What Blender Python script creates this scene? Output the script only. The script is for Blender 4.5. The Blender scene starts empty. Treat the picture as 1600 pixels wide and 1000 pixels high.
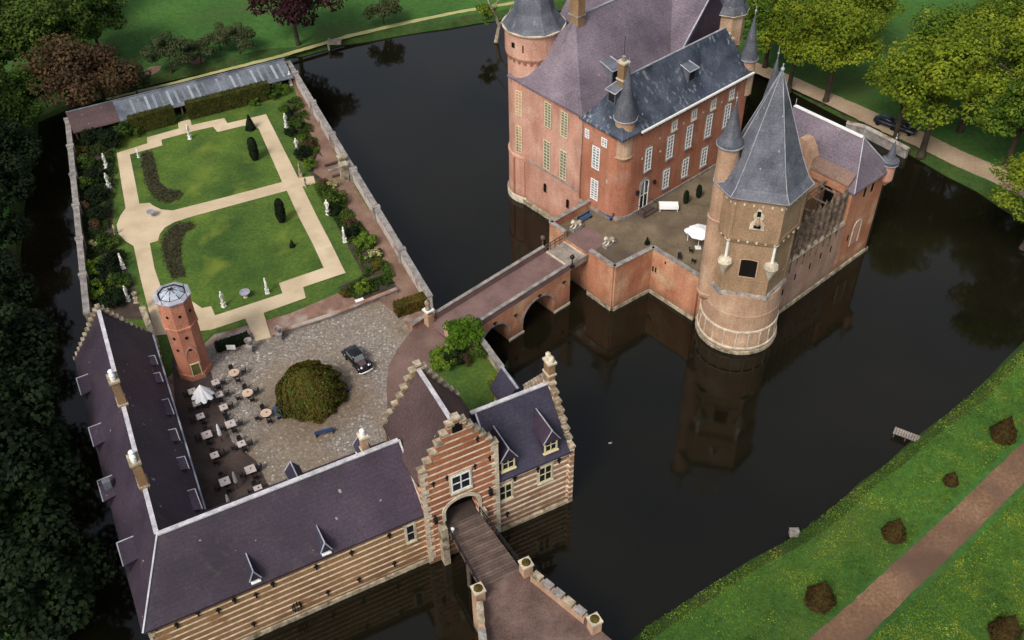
import bpy, bmesh, math, random
import numpy as np
from mathutils import Vector, Matrix
from mathutils.geometry import tessellate_polygon
S = bpy.context.scene
COL = S.collection
R = random.Random(7)
# ------------------------------------------------------------------ camera
H = 84.0
_F = 1600.0
_N = np.array([30.0, 1750.0, _F]); _up = -_N/np.linalg.norm(_N)
_r = np.cross(_up, [0, 0, 1]); _r /= np.linalg.norm(_r)
if _r[0] < 0: _r = -_r
_fw = np.cross(_up, _r)
cam = bpy.data.cameras.new('camera'); co = bpy.data.objects.new('camera', cam); COL.objects.link(co)
def _w(c): return Vector((float(np.dot(c, _r)), float(np.dot(c, _fw)), float(np.dot(c, _up))))
cx, cy, cz = _w([1, 0, 0]), -_w([0, 1, 0]), -_w([0, 0, 1])
mw = Matrix(((cx.x, cy.x, cz.x, 0), (cx.y, cy.y, cz.y, 0), (cx.z, cy.z, cz.z, H), (0, 0, 0, 1)))
co.matrix_world = mw
cam.sensor_width = 36; cam.lens = 36.0; cam.clip_end = 5000; cam.clip_start = 1
S.camera = co
# ------------------------------------------------------------------ light
SUN_AZ = math.radians(238); SUN_EL = math.radians(48)      # world azimuth the light comes from, measured from +x
w = bpy.data.worlds.new('World'); S.world = w; w.use_nodes = True
nt = w.node_tree
sky = nt.nodes.new('ShaderNodeTexSky'); sky.sky_type = 'NISHITA'; sky.sun_disc = False
sky.sun_elevation = SUN_EL; sky.sun_rotation = math.pi/2 - SUN_AZ
sky.air_density = 1.0; sky.dust_density = 4.0; sky.ozone_density = 1.0
hs = nt.nodes.new('ShaderNodeHueSaturation'); hs.inputs['Saturation'].default_value = .5; nt.links.new(sky.outputs[0], hs.inputs['Color'])   # thin high cloud greys the blue
bg = nt.nodes['Background']; nt.links.new(hs.outputs[0], bg.inputs[0]); bg.inputs[1].default_value = 0.15
sl = bpy.data.lights.new('sun', 'SUN'); sl.energy = 2.2; sl.angle = math.radians(16); sl.color = (1, .94, .85)
so = bpy.data.objects.new('sun', sl); COL.objects.link(so)
sd = Vector((math.cos(SUN_AZ)*math.cos(SUN_EL), math.sin(SUN_AZ)*math.cos(SUN_EL), math.sin(SUN_EL)))
so.rotation_euler = sd.to_track_quat('Z', 'Y').to_euler(); so.location = (0, 0, 200)
S.view_settings.view_transform = 'Standard'; S.view_settings.look = 'None'
S.view_settings.exposure = 0.12; S.view_settings.gamma = 1
# ------------------------------------------------------------------ measuring helpers
def ray(px, py):
    d = np.array([px-800.0, py-500.0, _F]); return np.array([d@_r, d@_fw, d@_up])
def A(px, py, z):
    d = ray(px, py); t = (z-H)/d[2]; p = d*t; return Vector((p[0], p[1], z))
class Fr:
    def __init__(s, ox, oy, a):
        s.o = Vector((ox, oy)); a = math.radians(a); s.a = a
        s.u = Vector((math.cos(a), math.sin(a))); s.n = Vector((-s.u.y, s.u.x))
    def w(s, q, n, z=0.0):
        p = s.o + s.u*q + s.n*n; return Vector((p.x, p.y, z))
    def q(s, P):
        d = Vector((P[0], P[1])) - s.o; return d.dot(s.u), d.dot(s.n)
    def g(s, px, py, z): return s.q(A(px, py, z))
B = Fr(-6.6145, 58.111, 27.0)      # frame of the outer bailey
M = Fr(13.61, 104.446, 41.0)       # frame of the castle island
W0 = Fr(0, 0, 0)
GZ = 4.5                            # courtyard level
TZ = 5.9                            # castle terrace level
# ------------------------------------------------------------------ materials
def new_mat(name, rough=0.85, spec=0.3):
    m = bpy.data.materials.new(name); m.use_nodes = True
    b = m.node_tree.nodes['Principled BSDF']; b.inputs['Roughness'].default_value = rough
    b.inputs['Specular IOR Level'].default_value = spec
    return m, m.node_tree.nodes, m.node_tree.links, b
def noise(N, L, pos, scale, detail=4, vec_scale=None):
    n = N.new('ShaderNodeTexNoise'); n.inputs['Scale'].default_value = scale; n.inputs['Detail'].default_value = detail
    if vec_scale:
        mp = N.new('ShaderNodeMapping'); mp.inputs['Scale'].default_value = vec_scale; L.new(pos, mp.inputs[0]); L.new(mp.outputs[0], n.inputs['Vector'])
    else: L.new(pos, n.inputs['Vector'])
    return n.outputs['Fac']
def ramp(N, L, fac, stops):
    r = N.new('ShaderNodeValToRGB'); e = r.color_ramp.elements
    while len(e) < len(stops): e.new(0.5)
    for k, (p, c) in enumerate(stops):
        e[k].position = p; e[k].color = (*c, 1) if len(c) == 3 else c
    L.new(fac, r.inputs[0]); return r.outputs[0]
def mixc(N, L, fac, a, b, mode='MIX'):
    m = N.new('ShaderNodeMix'); m.data_type = 'RGBA'; m.blend_type = mode
    if isinstance(fac, (int, float)): m.inputs[0].default_value = fac
    else: L.new(fac, m.inputs[0])
    for i, x in ((6, a), (7, b)):
        if isinstance(x, tuple): m.inputs[i].default_value = (*x, 1)
        else: L.new(x, m.inputs[i])
    return m.outputs[2]
def math_(N, L, op, a, b=0.0, c=None):
    m = N.new('ShaderNodeMath'); m.operation = op
    for i, x in enumerate((a, b) if c is None else (a, b, c)):
        if isinstance(x, (int, float)): m.inputs[i].default_value = x
        else: L.new(x, m.inputs[i])
    return m.outputs[0]
def bump(N, L, b, h, strength, dist):
    u = N.new('ShaderNodeBump'); u.inputs['Strength'].default_value = strength; u.inputs['Distance'].default_value = dist
    L.new(h, u.inputs['Height']); L.new(u.outputs[0], b.inputs['Normal'])
def pos_(N): return N.new('ShaderNodeNewGeometry').outputs['Position']
def grey(v): return (v, v, v)
def surf(name, c1, c2, s1=0.3, s2=3.0, amp=0.35, rough=0.85, bmp=0.3, bd=0.03, c3=None, s3=0.12, t3=(.55, .7), vs=None, spec=0.3, obj=False):
    m, N, L, b = new_mat(name, rough, spec)
    p = N.new('ShaderNodeTexCoord').outputs['Object'] if obj else pos_(N)
    a = noise(N, L, p, s1, 5, vs); col = ramp(N, L, a, [(.32, c1), (.68, c2)])
    f = noise(N, L, p, s2, 3); sh = ramp(N, L, f, [(.25, grey(1-amp)), (.75, grey(1+amp*.6))])
    col = mixc(N, L, 1.0, col, sh, 'MULTIPLY')
    if c3:
        k = noise(N, L, p, s3, 6); k = ramp(N, L, k, [(t3[0], grey(0)), (t3[1], grey(1))]); col = mixc(N, L, k, col, c3)
    L.new(col, b.inputs['Base Color'])
    if bmp: bump(N, L, b, noise(N, L, p, s2*2, 3), bmp, bd)
    return m
def slate(name, c1, c2, streak, amt=0.5, s=0.25, course=3.2):
    m, N, L, b = new_mat(name, 0.62, 0.35); p = pos_(N)
    a = noise(N, L, p, s, 6); col = ramp(N, L, a, [(.3, c1), (.7, c2)])
    st = noise(N, L, p, 2.2, 5, (1, 1, .18)); st = ramp(N, L, st, [(.56, grey(0)), (.76, grey(amt))]); lm = ramp(N, L, noise(N, L, p, .28, 3), [(.42, grey(.15)), (.62, grey(1))]); st = mixc(N, L, 1.0, st, lm, 'MULTIPLY')
    pt = ramp(N, L, noise(N, L, p, .11, 5), [(.35, grey(.80)), (.65, grey(1.18))]); col = mixc(N, L, 1.0, col, pt, 'MULTIPLY'); ms = ramp(N, L, noise(N, L, p, .8, 6, (1, 1, .35)), [(.60, grey(0)), (.72, grey(.45))]); col = mixc(N, L, ms, col, (.060, .055, .042)); col = mixc(N, L, st, col, streak)
    f = noise(N, L, p, 5.0, 2); sh = ramp(N, L, f, [(.3, grey(.72)), (.7, grey(1.2))]); col = mixc(N, L, 1.0, col, sh, 'MULTIPLY')
    sp = noise(N, L, p, 1.7, 1); sp = ramp(N, L, sp, [(.765, grey(0)), (.78, grey(.6))]); col = mixc(N, L, sp, col, (.4, .4, .38))
    sx = N.new('ShaderNodeSeparateXYZ'); L.new(p, sx.inputs[0])
    fr = math_(N, L, 'FRACT', math_(N, L, 'MULTIPLY', sx.outputs[2], course))
    dk = ramp(N, L, fr, [(0.0, grey(.78)), (.2, grey(1.0))]); col = mixc(N, L, 1.0, col, dk, 'MULTIPLY')
    L.new(col, b.inputs['Base Color']); bump(N, L, b, fr, .5, .04)
    return m
def brick(name, c1, c2, c3=None, t3=(.55, .72), s=0.22):
    m, N, L, b = new_mat(name, 0.9, .2); p = pos_(N)
    a = noise(N, L, p, s, 6); col = ramp(N, L, a, [(.3, c1), (.7, c2)])
    if c3:
        k = noise(N, L, p, .35, 7); k = ramp(N, L, k, [(t3[0], grey(0)), (t3[1], grey(.8))]); col = mixc(N, L, k, col, c3)
    f = noise(N, L, p, 6.0, 3); sh = ramp(N, L, f, [(.3, grey(.74)), (.7, grey(1.16))]); col = mixc(N, L, 1.0, col, sh, 'MULTIPLY')
    v = noise(N, L, p, 1.1, 5, (1, 1, .2)); v = ramp(N, L, v, [(.3, grey(.8)), (.6, grey(1.04))]); col = mixc(N, L, 1.0, col, v, 'MULTIPLY')
    sx = N.new('ShaderNodeSeparateXYZ'); L.new(p, sx.inputs[0])
    fr = math_(N, L, 'FRACT', math_(N, L, 'MULTIPLY', sx.outputs[2], 6.0)); dk = ramp(N, L, fr, [(0, grey(.86)), (.3, grey(1))])
    col = mixc(N, L, 1.0, col, dk, 'MULTIPLY')
    # algae and damp at the water line: stays put whatever the light
    mp = N.new('ShaderNodeMapRange'); mp.inputs[1].default_value = 0.2; mp.inputs[2].default_value = 1.6; mp.inputs[3].default_value = 1; mp.inputs[4].default_value = 0
    L.new(math_(N, L, 'ADD', sx.outputs[2], math_(N, L, 'MULTIPLY', math_(N, L, 'SUBTRACT', noise(N, L, p, .9, 4), .5), 2.0)), mp.inputs[0])
    col = mixc(N, L, math_(N, L, 'MULTIPLY', mp.outputs[0], .7), col, (.10, .085, .055))
    L.new(col, b.inputs['Base Color']); bump(N, L, b, noise(N, L, p, 8, 2), .3, .03)
    return m
def banded(name, b1, b2, stone, period=0.62, off=0.0, duty=0.3):
    m, N, L, b = new_mat(name, 0.9, .2); p = pos_(N)
    sx = N.new('ShaderNodeSeparateXYZ'); L.new(p, sx.inputs[0])
    a = noise(N, L, p, .3, 6); br = ramp(N, L, a, [(.3, b1), (.7, b2)])
    f = noise(N, L, p, 5.0, 3); sh = ramp(N, L, f, [(.3, grey(.7)), (.7, grey(1.2))]); br = mixc(N, L, 1.0, br, sh, 'MULTIPLY')
    z = math_(N, L, 'ADD', sx.outputs[2], off); fr = math_(N, L, 'FRACT', math_(N, L, 'DIVIDE', z, period))
    wob = math_(N, L, 'MULTIPLY', math_(N, L, 'SUBTRACT', noise(N, L, p, 2.5, 2), .5), .12)
    t = math_(N, L, 'LESS_THAN', math_(N, L, 'ADD', fr, wob), duty)
    st = ramp(N, L, noise(N, L, p, 1.5, 4), [(.3, tuple(x*.62 for x in stone)), (.62, stone)])
    gap = ramp(N, L, noise(N, L, p, .55, 5), [(.3, grey(.15)), (.46, grey(1))])
    t = math_(N, L, 'MULTIPLY', t, gap)
    col = mixc(N, L, t, br, st)
    mp = N.new('ShaderNodeMapRange'); mp.inputs[1].default_value = 0.1; mp.inputs[2].default_value = 1.9; mp.inputs[3].default_value = 1; mp.inputs[4].default_value = 0
    L.new(math_(N, L, 'ADD', sx.outputs[2], math_(N, L, 'MULTIPLY', math_(N, L, 'SUBTRACT', noise(N, L, p, .8, 4), .5), 2.6)), mp.inputs[0])
    col = mixc(N, L, math_(N, L, 'MULTIPLY', mp.outputs[0], .75), col, (.13, .075, .04))
    L.new(col, b.inputs['Base Color']); bump(N, L, b, noise(N, L, p, 8, 2), .3, .03)
    return m
def leafm(name, c1, c2, c3=None, s=.35, trans=.25, f3=.5):
    m, N, L, b = new_mat(name, .75, .15); p = pos_(N)
    a = noise(N, L, p, s, 4); col = ramp(N, L, a, [(.32, c1), (.66, c2)])
    if c3: k = ramp(N, L, noise(N, L, p, s*2.3, 3), [(f3, grey(0)), (f3+.18, grey(.9))]); col = mixc(N, L, k, col, c3)
    v = ramp(N, L, noise(N, L, p, 4.0, 1), [(.3, grey(.6)), (.7, grey(1.35))]); col = mixc(N, L, 1.0, col, v, 'MULTIPLY')
    L.new(col, b.inputs['Base Color'])
    tr = N.new('ShaderNodeBsdfTranslucent'); L.new(col, tr.inputs[0])
    mx = N.new('ShaderNodeMixShader'); mx.inputs[0].default_value = trans
    L.new(b.outputs[0], mx.inputs[1]); L.new(tr.outputs[0], mx.inputs[2]); L.new(mx.outputs[0], N['Material Output'].inputs[0])
    return m
def flat(name, c, rough=.6, spec=.4, metal=0, amp=.15):
    m = surf(name, tuple(x*.85 for x in c), c, .8, 6, amp, rough, 0.0, spec=spec)
    m.node_tree.nodes['Principled BSDF'].inputs['Metallic'].default_value = metal
    return m
X = {}
X['slate_violet'] = slate('slate violet', (.030, .020, .034), (.056, .038, .058), (.12, .10, .12), .2)
X['slate_blue'] = slate('slate blue', (.028, .025, .046), (.052, .045, .072), (.13, .13, .16), .2)
X['tile_brown'] = slate('slate brown', (.050, .030, .030), (.085, .053, .050), (.16, .12, .12), .2)
X['slate_light'] = slate('slate pale violet', (.105, .082, .106), (.19, .152, .182), (.34, .30, .32), .22)
X['slate_dark'] = slate('slate dark streaked', (.020, .028, .045), (.085, .10, .135), (.42, .45, .5), .8, .45)
X['slate_cone'] = slate('slate grey', (.060, .065, .085), (.135, .14, .165), (.33, .34, .38), .45, .5)
X['lead'] = surf('lead sheet', (.22, .23, .27), (.42, .42, .46), .8, 5, .2, .5, .15, spec=.5)
X['lead_dark'] = surf('dark lead', (.07, .08, .10), (.17, .185, .21), .5, 3, .3, .45, .15, spec=.5)
X['ridge'] = surf('pale ridge mortar', (.34, .33, .36), (.60, .58, .6), 1.2, 6, .3, .7, .15)
X['brick_castle'] = brick('pink brick', (.41, .195, .135), (.55, .305, .225), (.60, .39, .30), (.46, .75))
X['brick_red'] = brick('red brick', (.325, .125, .072), (.43, .185, .115), (.43, .25, .18), (.55, .8))
X['brick_curtain'] = brick('worn pinkish curtain brick', (.27, .155, .11), (.40, .255, .19), (.36, .27, .21), (.5, .75))
X['brick_yel'] = brick('yellow brown brick', (.21, .125, .065), (.33, .21, .115), (.30, .15, .085), (.55, .75))
X['brick_tan'] = brick('grey tan brick', (.25, .16, .092), (.365, .245, .15), (.38, .235, .15), (.5, .75))
X['brick_base'] = brick('buff brick', (.36, .22, .14), (.48, .31, .21), (.55, .41, .28), (.5, .75))
X['brick_terr'] = brick('terrace brick', (.36, .14, .075), (.50, .235, .14), (.56, .38, .23), (.5, .72))
X['brick_wall'] = brick('old garden brick', (.20, .11, .08), (.33, .20, .15), (.45, .40, .34), (.45, .62))
X['brick_tower'] = brick('salmon brick', (.36, .14, .085), (.52, .23, .15), (.20, .10, .085), (.58, .68), .35)
X['band_yel'] = banded('yellow brick with stone courses', (.20, .10, .045), (.34, .19, .09), (.86, .72, .52), .82, .1, .27)
X['band_red'] = banded('red brick with stone courses', (.27, .10, .05), (.42, .17, .09), (.86, .70, .54), .86, .15, .24)
X['band_tan'] = banded('tan brick with stone courses', (.25, .13, .075), (.38, .22, .13), (.88, .74, .56), .80, .1, .36)
X['stone'] = surf('pale stone', (.38, .33, .25), (.66, .58, .44), .9, 6, .3, .85, .3)
X['stone_dirty'] = surf('weathered stone', (.16, .13, .09), (.50, .42, .30), 1.4, 6, .4, .9, .4, c3=(.09, .09, .05), s3=.9)
X['stone_grey'] = surf('grey coping stone', (.16, .145, .13), (.34, .31, .29), 1.1, 5, .4, .9, .3)
X['statue'] = surf('white marble', (.60, .60, .55), (.82, .81, .76), 3, 9, .15, .6, .1, obj=True)
X['white'] = flat('white paint', (.80, .80, .78), .5, .3, 0, .06)
X['cream'] = flat('cream paint', (.66, .58, .34), .5, .3, 0, .1)
X['canvas'] = flat('white canvas', (.82, .82, .84), .8, .1, 0, .06)
X['canvas_grey'] = flat('grey canvas', (.42, .40, .42), .8, .1, 0, .15)
X['glass'] = new_mat('window glass', .12, .5)[0]; X['glass'].node_tree.nodes['Principled BSDF'].inputs['Base Color'].default_value = (.015, .018, .022, 1)
X['pane_pale'] = flat('glass with painted reflection', (.20, .21, .22), .3, .5, 0, .5)  # reflection on the panes is put into this paler base colour
X['shutter'] = flat('slatted shutter', (.16, .17, .17), .6, .2)
X['iron'] = flat('black iron', (.012, .011, .011), .55, .3)
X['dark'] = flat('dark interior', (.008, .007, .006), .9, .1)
X['wood'] = surf('weathered wood', (.07, .05, .042), (.13, .095, .08), 1, 8, .4, .85, .3)
X['wood_pale'] = surf('grey planks', (.20, .165, .14), (.34, .29, .25), 1, 8, .35, .85, .3)
X['door'] = surf('olive door boards', (.10, .09, .03), (.16, .14, .05), 1, 8, .3, .7, .2)
X['tabletop'] = flat('pale wood tabletop', (.60, .44, .33), .55, .3, 0, .2)
X['tabletop_grey'] = flat('pale grey tabletop', (.52, .45, .42), .55, .3, 0, .2)
X['rattan'] = flat('dark rattan', (.018, .015, .015), .7, .3)
X['blue'] = flat('blue bench paint', (.035, .085, .20), .5, .4, 0, .3)
X['carpaint'] = flat('black car paint', (.008, .008, .010), .18, .6)
X['chrome'] = flat('chrome', (.8, .8, .8), .15, .5, 1, .05)
X['tyre'] = flat('rubber', (.012, .012, .012), .9, .1)
X['leather'] = flat('brown bonnet', (.10, .055, .06), .3, .5)
X['water'] = None
def mk_water():
    m, N, L, b = new_mat('moat water', .06, .5); p = pos_(N)
    col = ramp(N, L, noise(N, L, p, .03, 4), [(.35, (.0035, .0036, .0018)), (.65, (.010, .0085, .0045))]); L.new(col, b.inputs['Base Color'])
    b.inputs['IOR'].default_value = 1.42
    h = math_(N, L, 'ADD', noise(N, L, p, .5, 3), math_(N, L, 'MULTIPLY', noise(N, L, p, 3.5, 3), .25)); bump(N, L, b, h, .12, .06); return m
X['water'] = mk_water()
def mk_cobble():
    m, N, L, b = new_mat('cobbles', .9, .2); p = pos_(N)
    v = N.new('ShaderNodeTexVoronoi'); v.inputs['Scale'].default_value = 4.6; L.new(p, v.inputs['Vector'])
    hs = N.new('ShaderNodeSeparateColor'); L.new(v.outputs['Color'], hs.inputs[0])
    c = ramp(N, L, hs.outputs[0], [(0, (.20, .17, .15)), (.5, (.27, .235, .205)), (.93, (.34, .30, .26)), (1, (.58, .54, .48))])
    e = ramp(N, L, v.outputs['Distance'], [(.25, grey(1)), (.6, grey(.66))]); c = mixc(N, L, 1, c, e, 'MULTIPLY')
    d = ramp(N, L, noise(N, L, p, .14, 6), [(.40, grey(0)), (.66, grey(.6))]); c = mixc(N, L, d, c, (.20, .145, .085))
    vd = N.new('ShaderNodeVectorMath'); vd.operation = 'DISTANCE'; L.new(p, vd.inputs[0]); vd.inputs[1].default_value = A(500, 628, GZ)[:]      # trodden earth round the tree
    rr_ = math_(N, L, 'ADD', vd.outputs['Value'], math_(N, L, 'MULTIPLY', math_(N, L, 'SUBTRACT', noise(N, L, p, .6, 5), .5), 3.5))
    e2 = ramp(N, L, math_(N, L, 'DIVIDE', rr_, 8.0), [(.45, grey(.6)), (.85, grey(0))]); c = mixc(N, L, e2, c, (.125, .082, .045))
    g = ramp(N, L, noise(N, L, p, .28, 6), [(.6, grey(0)), (.75, grey(.6))]); c = mixc(N, L, g, c, (.10, .085, .07))
    L.new(c, b.inputs['Base Color']); bump(N, L, b, v.outputs['Distance'], .5, -.05); return m
X['cobble'] = mk_cobble()
X['paving'] = surf('brick paving', (.115, .068, .058), (.19, .12, .10), .35, 7, .3, .88, .3, c3=(.10, .075, .05), s3=.25, t3=(.55, .75))
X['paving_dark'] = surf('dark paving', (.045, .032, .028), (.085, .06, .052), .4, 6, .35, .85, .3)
X['road_pave'] = surf('worn brown road bricks', (.085, .052, .044), (.155, .10, .083), .45, 5, .35, .88, .3, c3=(.19, .13, .11), s3=.35, t3=(.52, .72))
X['bridge_pave'] = surf('bridge brick paving', (.135, .082, .075), (.20, .125, .115), .5, 7, .25, .85, .3)
X['terrace_pave'] = surf('terrace gravel', (.115, .088, .055), (.20, .155, .10), .35, 7, .3, .9, .3, c3=(.085, .062, .045), s3=.15, t3=(.45, .65))
X['gravel'] = surf('pale gravel', (.46, .36, .235), (.58, .47, .32), .3, 5, .12, .95, .15, c3=(.40, .31, .19), s3=.35, t3=(.55, .8))
X['lawn'] = surf('garden lawn', (.032, .072, .010), (.085, .145, .018), .18, 2.6, .35, .95, .5, .05, c3=(.13, .17, .02), s3=.2, t3=(.56, .72))
X['lawn_edge'] = surf('border grass', (.035, .08, .012), (.09, .14, .018), .25, 2.6, .35, .95, .5, .05)
X['meadow'] = surf('meadow', (.022, .072, .012), (.055, .145, .020), .035, 1.6, .35, .95, .5, .1, c3=(.055, .085, .018), s3=.05, t3=(.52, .7))
X['bank'] = surf('moat bank', (.018, .05, .008), (.05, .085, .016), .3, 3, .4, .95, .5, .1, c3=(.03, .03, .014), s3=.3)
X['bed'] = surf('planted bed', (.032, .040, .012), (.055, .052, .022), .6, 5, .4, .95, .4)
X['soil'] = surf('bare soil bed', (.035, .026, .02), (.075, .055, .04), .7, 6, .4, .95, .5, .06)
X['soil_path'] = surf('reddish earth path', (.15, .085, .06), (.235, .15, .11), .4, 5, .3, .95, .3)
X['track'] = surf('dirt track', (.14, .078, .042), (.225, .132, .078), .18, 3, .4, .95, .5, .05, c3=(.10, .058, .038), s3=.1, t3=(.45, .62))
X['sand'] = surf('sandy lane', (.30, .215, .135), (.42, .32, .22), .2, 3, .25, .95, .3)
X['verge'] = surf('pale grass track', (.30, .29, .11), (.42, .38, .17), .3, 4, .2, .95, .3)
X['l_bright'] = leafm('bright leaves', (.06, .105, .009), (.20, .26, .018), (.30, .34, .028), .16, .38, .5)
X['l_green'] = leafm('green leaves', (.035, .08, .009), (.12, .195, .018), (.23, .27, .025), .2, .3, .52)
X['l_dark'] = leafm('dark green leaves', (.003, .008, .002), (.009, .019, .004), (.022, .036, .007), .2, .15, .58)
X['tile_pink'] = slate('brown pink tiles', (.16, .10, .075), (.24, .15, .115), (.3, .24, .2), .3)
X['l_mid'] = leafm('mid green leaves', (.018, .042, .006), (.06, .105, .014), (.12, .16, .025), .25, .28, .52)
X['l_hazy'] = leafm('hazy olive leaves', (.035, .05, .02), (.07, .09, .035), (.09, .10, .04), .3, .3)
X['l_mound'] = leafm('weeping olive leaves', (.050, .044, .008), (.095, .082, .014), (.062, .092, .012), .3, .2, .5)
X['l_brown'] = leafm('brown budding twigs', (.045, .026, .014), (.095, .058, .026), (.07, .07, .02), .25, .2, .6)
X['l_copper'] = leafm('copper leaves', (.014, .004, .006), (.04, .012, .014), (.06, .025, .02), .3, .2, .6)
X['l_olive'] = leafm('olive leaves', (.060, .045, .008), (.12, .085, .014), (.055, .075, .012), .45, .2, .55)
X['l_yellow'] = leafm('yellow leaves', (.32, .22, .02), (.55, .36, .03), None, .8)
X['l_cream'] = leafm('cream blossom', (.20, .20, .06), (.45, .42, .2), None, 2.0)
X['l_yew'] = leafm('dark yew', (.004, .008, .003), (.010, .018, .005), None, .8, .1)
X['l_hedge'] = leafm('clipped hedge', (.030, .036, .006), (.065, .068, .012), (.04, .035, .008), .6, .15)
X['l_topiary'] = leafm('brown topiary', (.030, .017, .004), (.058, .034, .008), (.035, .035, .008), .6, .15)
X['bark'] = surf('bark', (.03, .022, .015), (.075, .055, .038), 1, 6, .4, .95, .5, obj=True)
# ------------------------------------------------------------------ mesh building
ORG = {}
def tag(o, label=None, cat=None, group=None, kind=None):
    if label: o['label'] = label
    if cat: o['category'] = cat
    if group: o['group'] = group
    if kind: o['kind'] = kind
    return o
def thing(name, label, cat, loc=(0, 0, 0), group=None):
    o = bpy.data.objects.new(name, None); COL.objects.link(o); o.location = loc; o.empty_display_size = .5
    ORG[o.name] = Vector(loc); return tag(o, label, cat, group)
class MB:
    def __init__(s): s.v = []; s.f = []
    def add(s, vs, fs):
        k = len(s.v); s.v += [Vector(v) for v in vs]; s.f += [tuple(i+k for i in f) for f in fs]; return s
    def hexa(s, b, t):           # four bottom, four top corners
        return s.add(list(b)+list(t), [(3, 2, 1, 0), (4, 5, 6, 7), (0, 1, 5, 4), (1, 2, 6, 5), (2, 3, 7, 6), (3, 0, 4, 7)])
    def box(s, fr, q0, q1, n0, n1, z0, z1):
        c = ((q0, n0), (q1, n0), (q1, n1), (q0, n1))
        return s.hexa([fr.w(a, b, z0) for a, b in c], [fr.w(a, b, z1) for a, b in c])
    def loft(s, rings, cap0=True, cap1=True):
        n = len(rings[0]); vs = [p for r in rings for p in r]; fs = []
        for k in range(len(rings)-1):
            for i in range(n):
                j = (i+1) % n; fs.append((k*n+i, k*n+j, (k+1)*n+j, (k+1)*n+i))
        if cap0: fs.append(tuple(range(n-1, -1, -1)))
        if cap1: fs.append(tuple((len(rings)-1)*n+i for i in range(n)))
        return s.add(vs, fs)
    def lathe(s, c, prof, n=24, cap0=True, cap1=True, ph=0.0):
        rings = [[Vector((c[0]+r*math.cos(ph+2*math.pi*i/n), c[1]+r*math.sin(ph+2*math.pi*i/n), z)) for i in range(n)] for r, z in prof]
        return s.loft(rings, cap0, cap1)
    def poly(s, pts, z0, z1):     # vertical prism over a concave polygon, pts as (x, y)
        n = len(pts); tri = tessellate_polygon([[Vector((p[0], p[1], 0)) for p in pts]])
        vs = [Vector((p[0], p[1], z0)) for p in pts]+[Vector((p[0], p[1], z1)) for p in pts]
        fs = [tuple(t) for t in tri]+[tuple(i+n for i in t) for t in tri]+[(i, (i+1) % n, (i+1) % n+n, i+n) for i in range(n)]
        return s.add(vs, fs)
    def slab(s, out, holes, fn, d0, d1):
        loops = [out]+list(holes); flatp = [p for l in loops for p in l]; n = len(flatp)
        tri = tessellate_polygon([[Vector((p[0], p[1], 0)) for p in l] for l in loops])
        vs = [fn(p[0], p[1], d0) for p in flatp]+[fn(p[0], p[1], d1) for p in flatp]
        fs = [tuple(t) for t in tri]+[tuple(i+n for i in t) for t in tri]; k = 0
        for l in loops:
            m = len(l); fs += [(k+i, k+(i+1) % m, k+(i+1) % m+n, k+i+n) for i in range(m)]; k += m
        return s.add(vs, fs)
    def wbox(s, fn, a0, a1, z0, z1, d0, d1):
        return s.hexa([fn(a0, z0, d0), fn(a1, z0, d0), fn(a1, z0, d1), fn(a0, z0, d1)], [fn(a0, z1, d0), fn(a1, z1, d0), fn(a1, z1, d1), fn(a0, z1, d1)])
    def bar(s, a, b, w, h=None):
        a = Vector(a); b = Vector(b); h = h or w; d = (b-a).normalized()
        x = d.cross(Vector((0, 0, 1))); x = x.normalized() if x.length > 1e-4 else Vector((1, 0, 0)); y = x.cross(d).normalized()
        c = [(-w/2, -h/2), (w/2, -h/2), (w/2, h/2), (-w/2, h/2)]
        return s.hexa([a+x*i+y*j for i, j in c], [b+x*i+y*j for i, j in c])
    def tube(s, pts, rad, n=8):
        rings = []
        for k, p in enumerate(pts):
            p = Vector(p); d = (Vector(pts[min(k+1, len(pts)-1)])-Vector(pts[max(k-1, 0)])).normalized()
            x = d.cross(Vector((.3, .1, 1))); x.normalize(); y = d.cross(x)
            r = rad[k] if isinstance(rad, (list, tuple)) else rad
            rings.append([p+x*r*math.cos(2*math.pi*i/n)+y*r*math.sin(2*math.pi*i/n) for i in range(n)])
        return s.loft(rings)
    def ball(s, c, rx, ry, rz, n=10, m=6):
        rings = [[Vector((c[0]+rx*math.cos(t)*math.cos(2*math.pi*i/n), c[1]+ry*math.cos(t)*math.sin(2*math.pi*i/n), c[2]+rz*math.sin(t))) for i in range(n)]
                 for t in [(-.49+.98*k/m)*math.pi for k in range(m+1)]]
        return s.loft(rings)
    def build(s, name, mt, parent=None, smooth=False, local=False):
        if parent is not None: org = Vector((0, 0, 0)) if local else ORG[parent.name]
        elif local: org = Vector((0, 0, 0))
        else:
            c = sum(s.v, Vector())/len(s.v); org = Vector((c.x, c.y, min(v.z for v in s.v)))
        me = bpy.data.meshes.new(name); bm = bmesh.new()
        vs = [bm.verts.new(v-org) for v in s.v]
        for f in s.f:
            try: bm.faces.new([vs[i] for i in f])
            except ValueError: pass
        bmesh.ops.remove_doubles(bm, verts=bm.verts, dist=1e-5)
        bmesh.ops.recalc_face_normals(bm, faces=bm.faces); bm.to_mesh(me); bm.free()
        if smooth: me.shade_smooth()
        me.materials.append(X[mt] if isinstance(mt, str) else mt)
        o = bpy.data.objects.new(name, me); COL.objects.link(o)
        if parent is not None: o.parent = parent
        else: o.location = org
        ORG[o.name] = org; return o
def kids(o, lst): return [c for c in lst if c.parent == o]
def copy_tree(o, parent=None):
    c = o.copy(); COL.objects.link(c); c.parent = parent
    for ch in o.children: copy_tree(ch, c)
    return c
def wall_n(fr, n0, out=-1): return lambda s_, z, d: fr.w(s_, n0+out*d, z)     # wall along q
def wall_q(fr, q0, out=-1): return lambda s_, z, d: fr.w(q0+out*d, s_, z)     # wall along n
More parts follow.
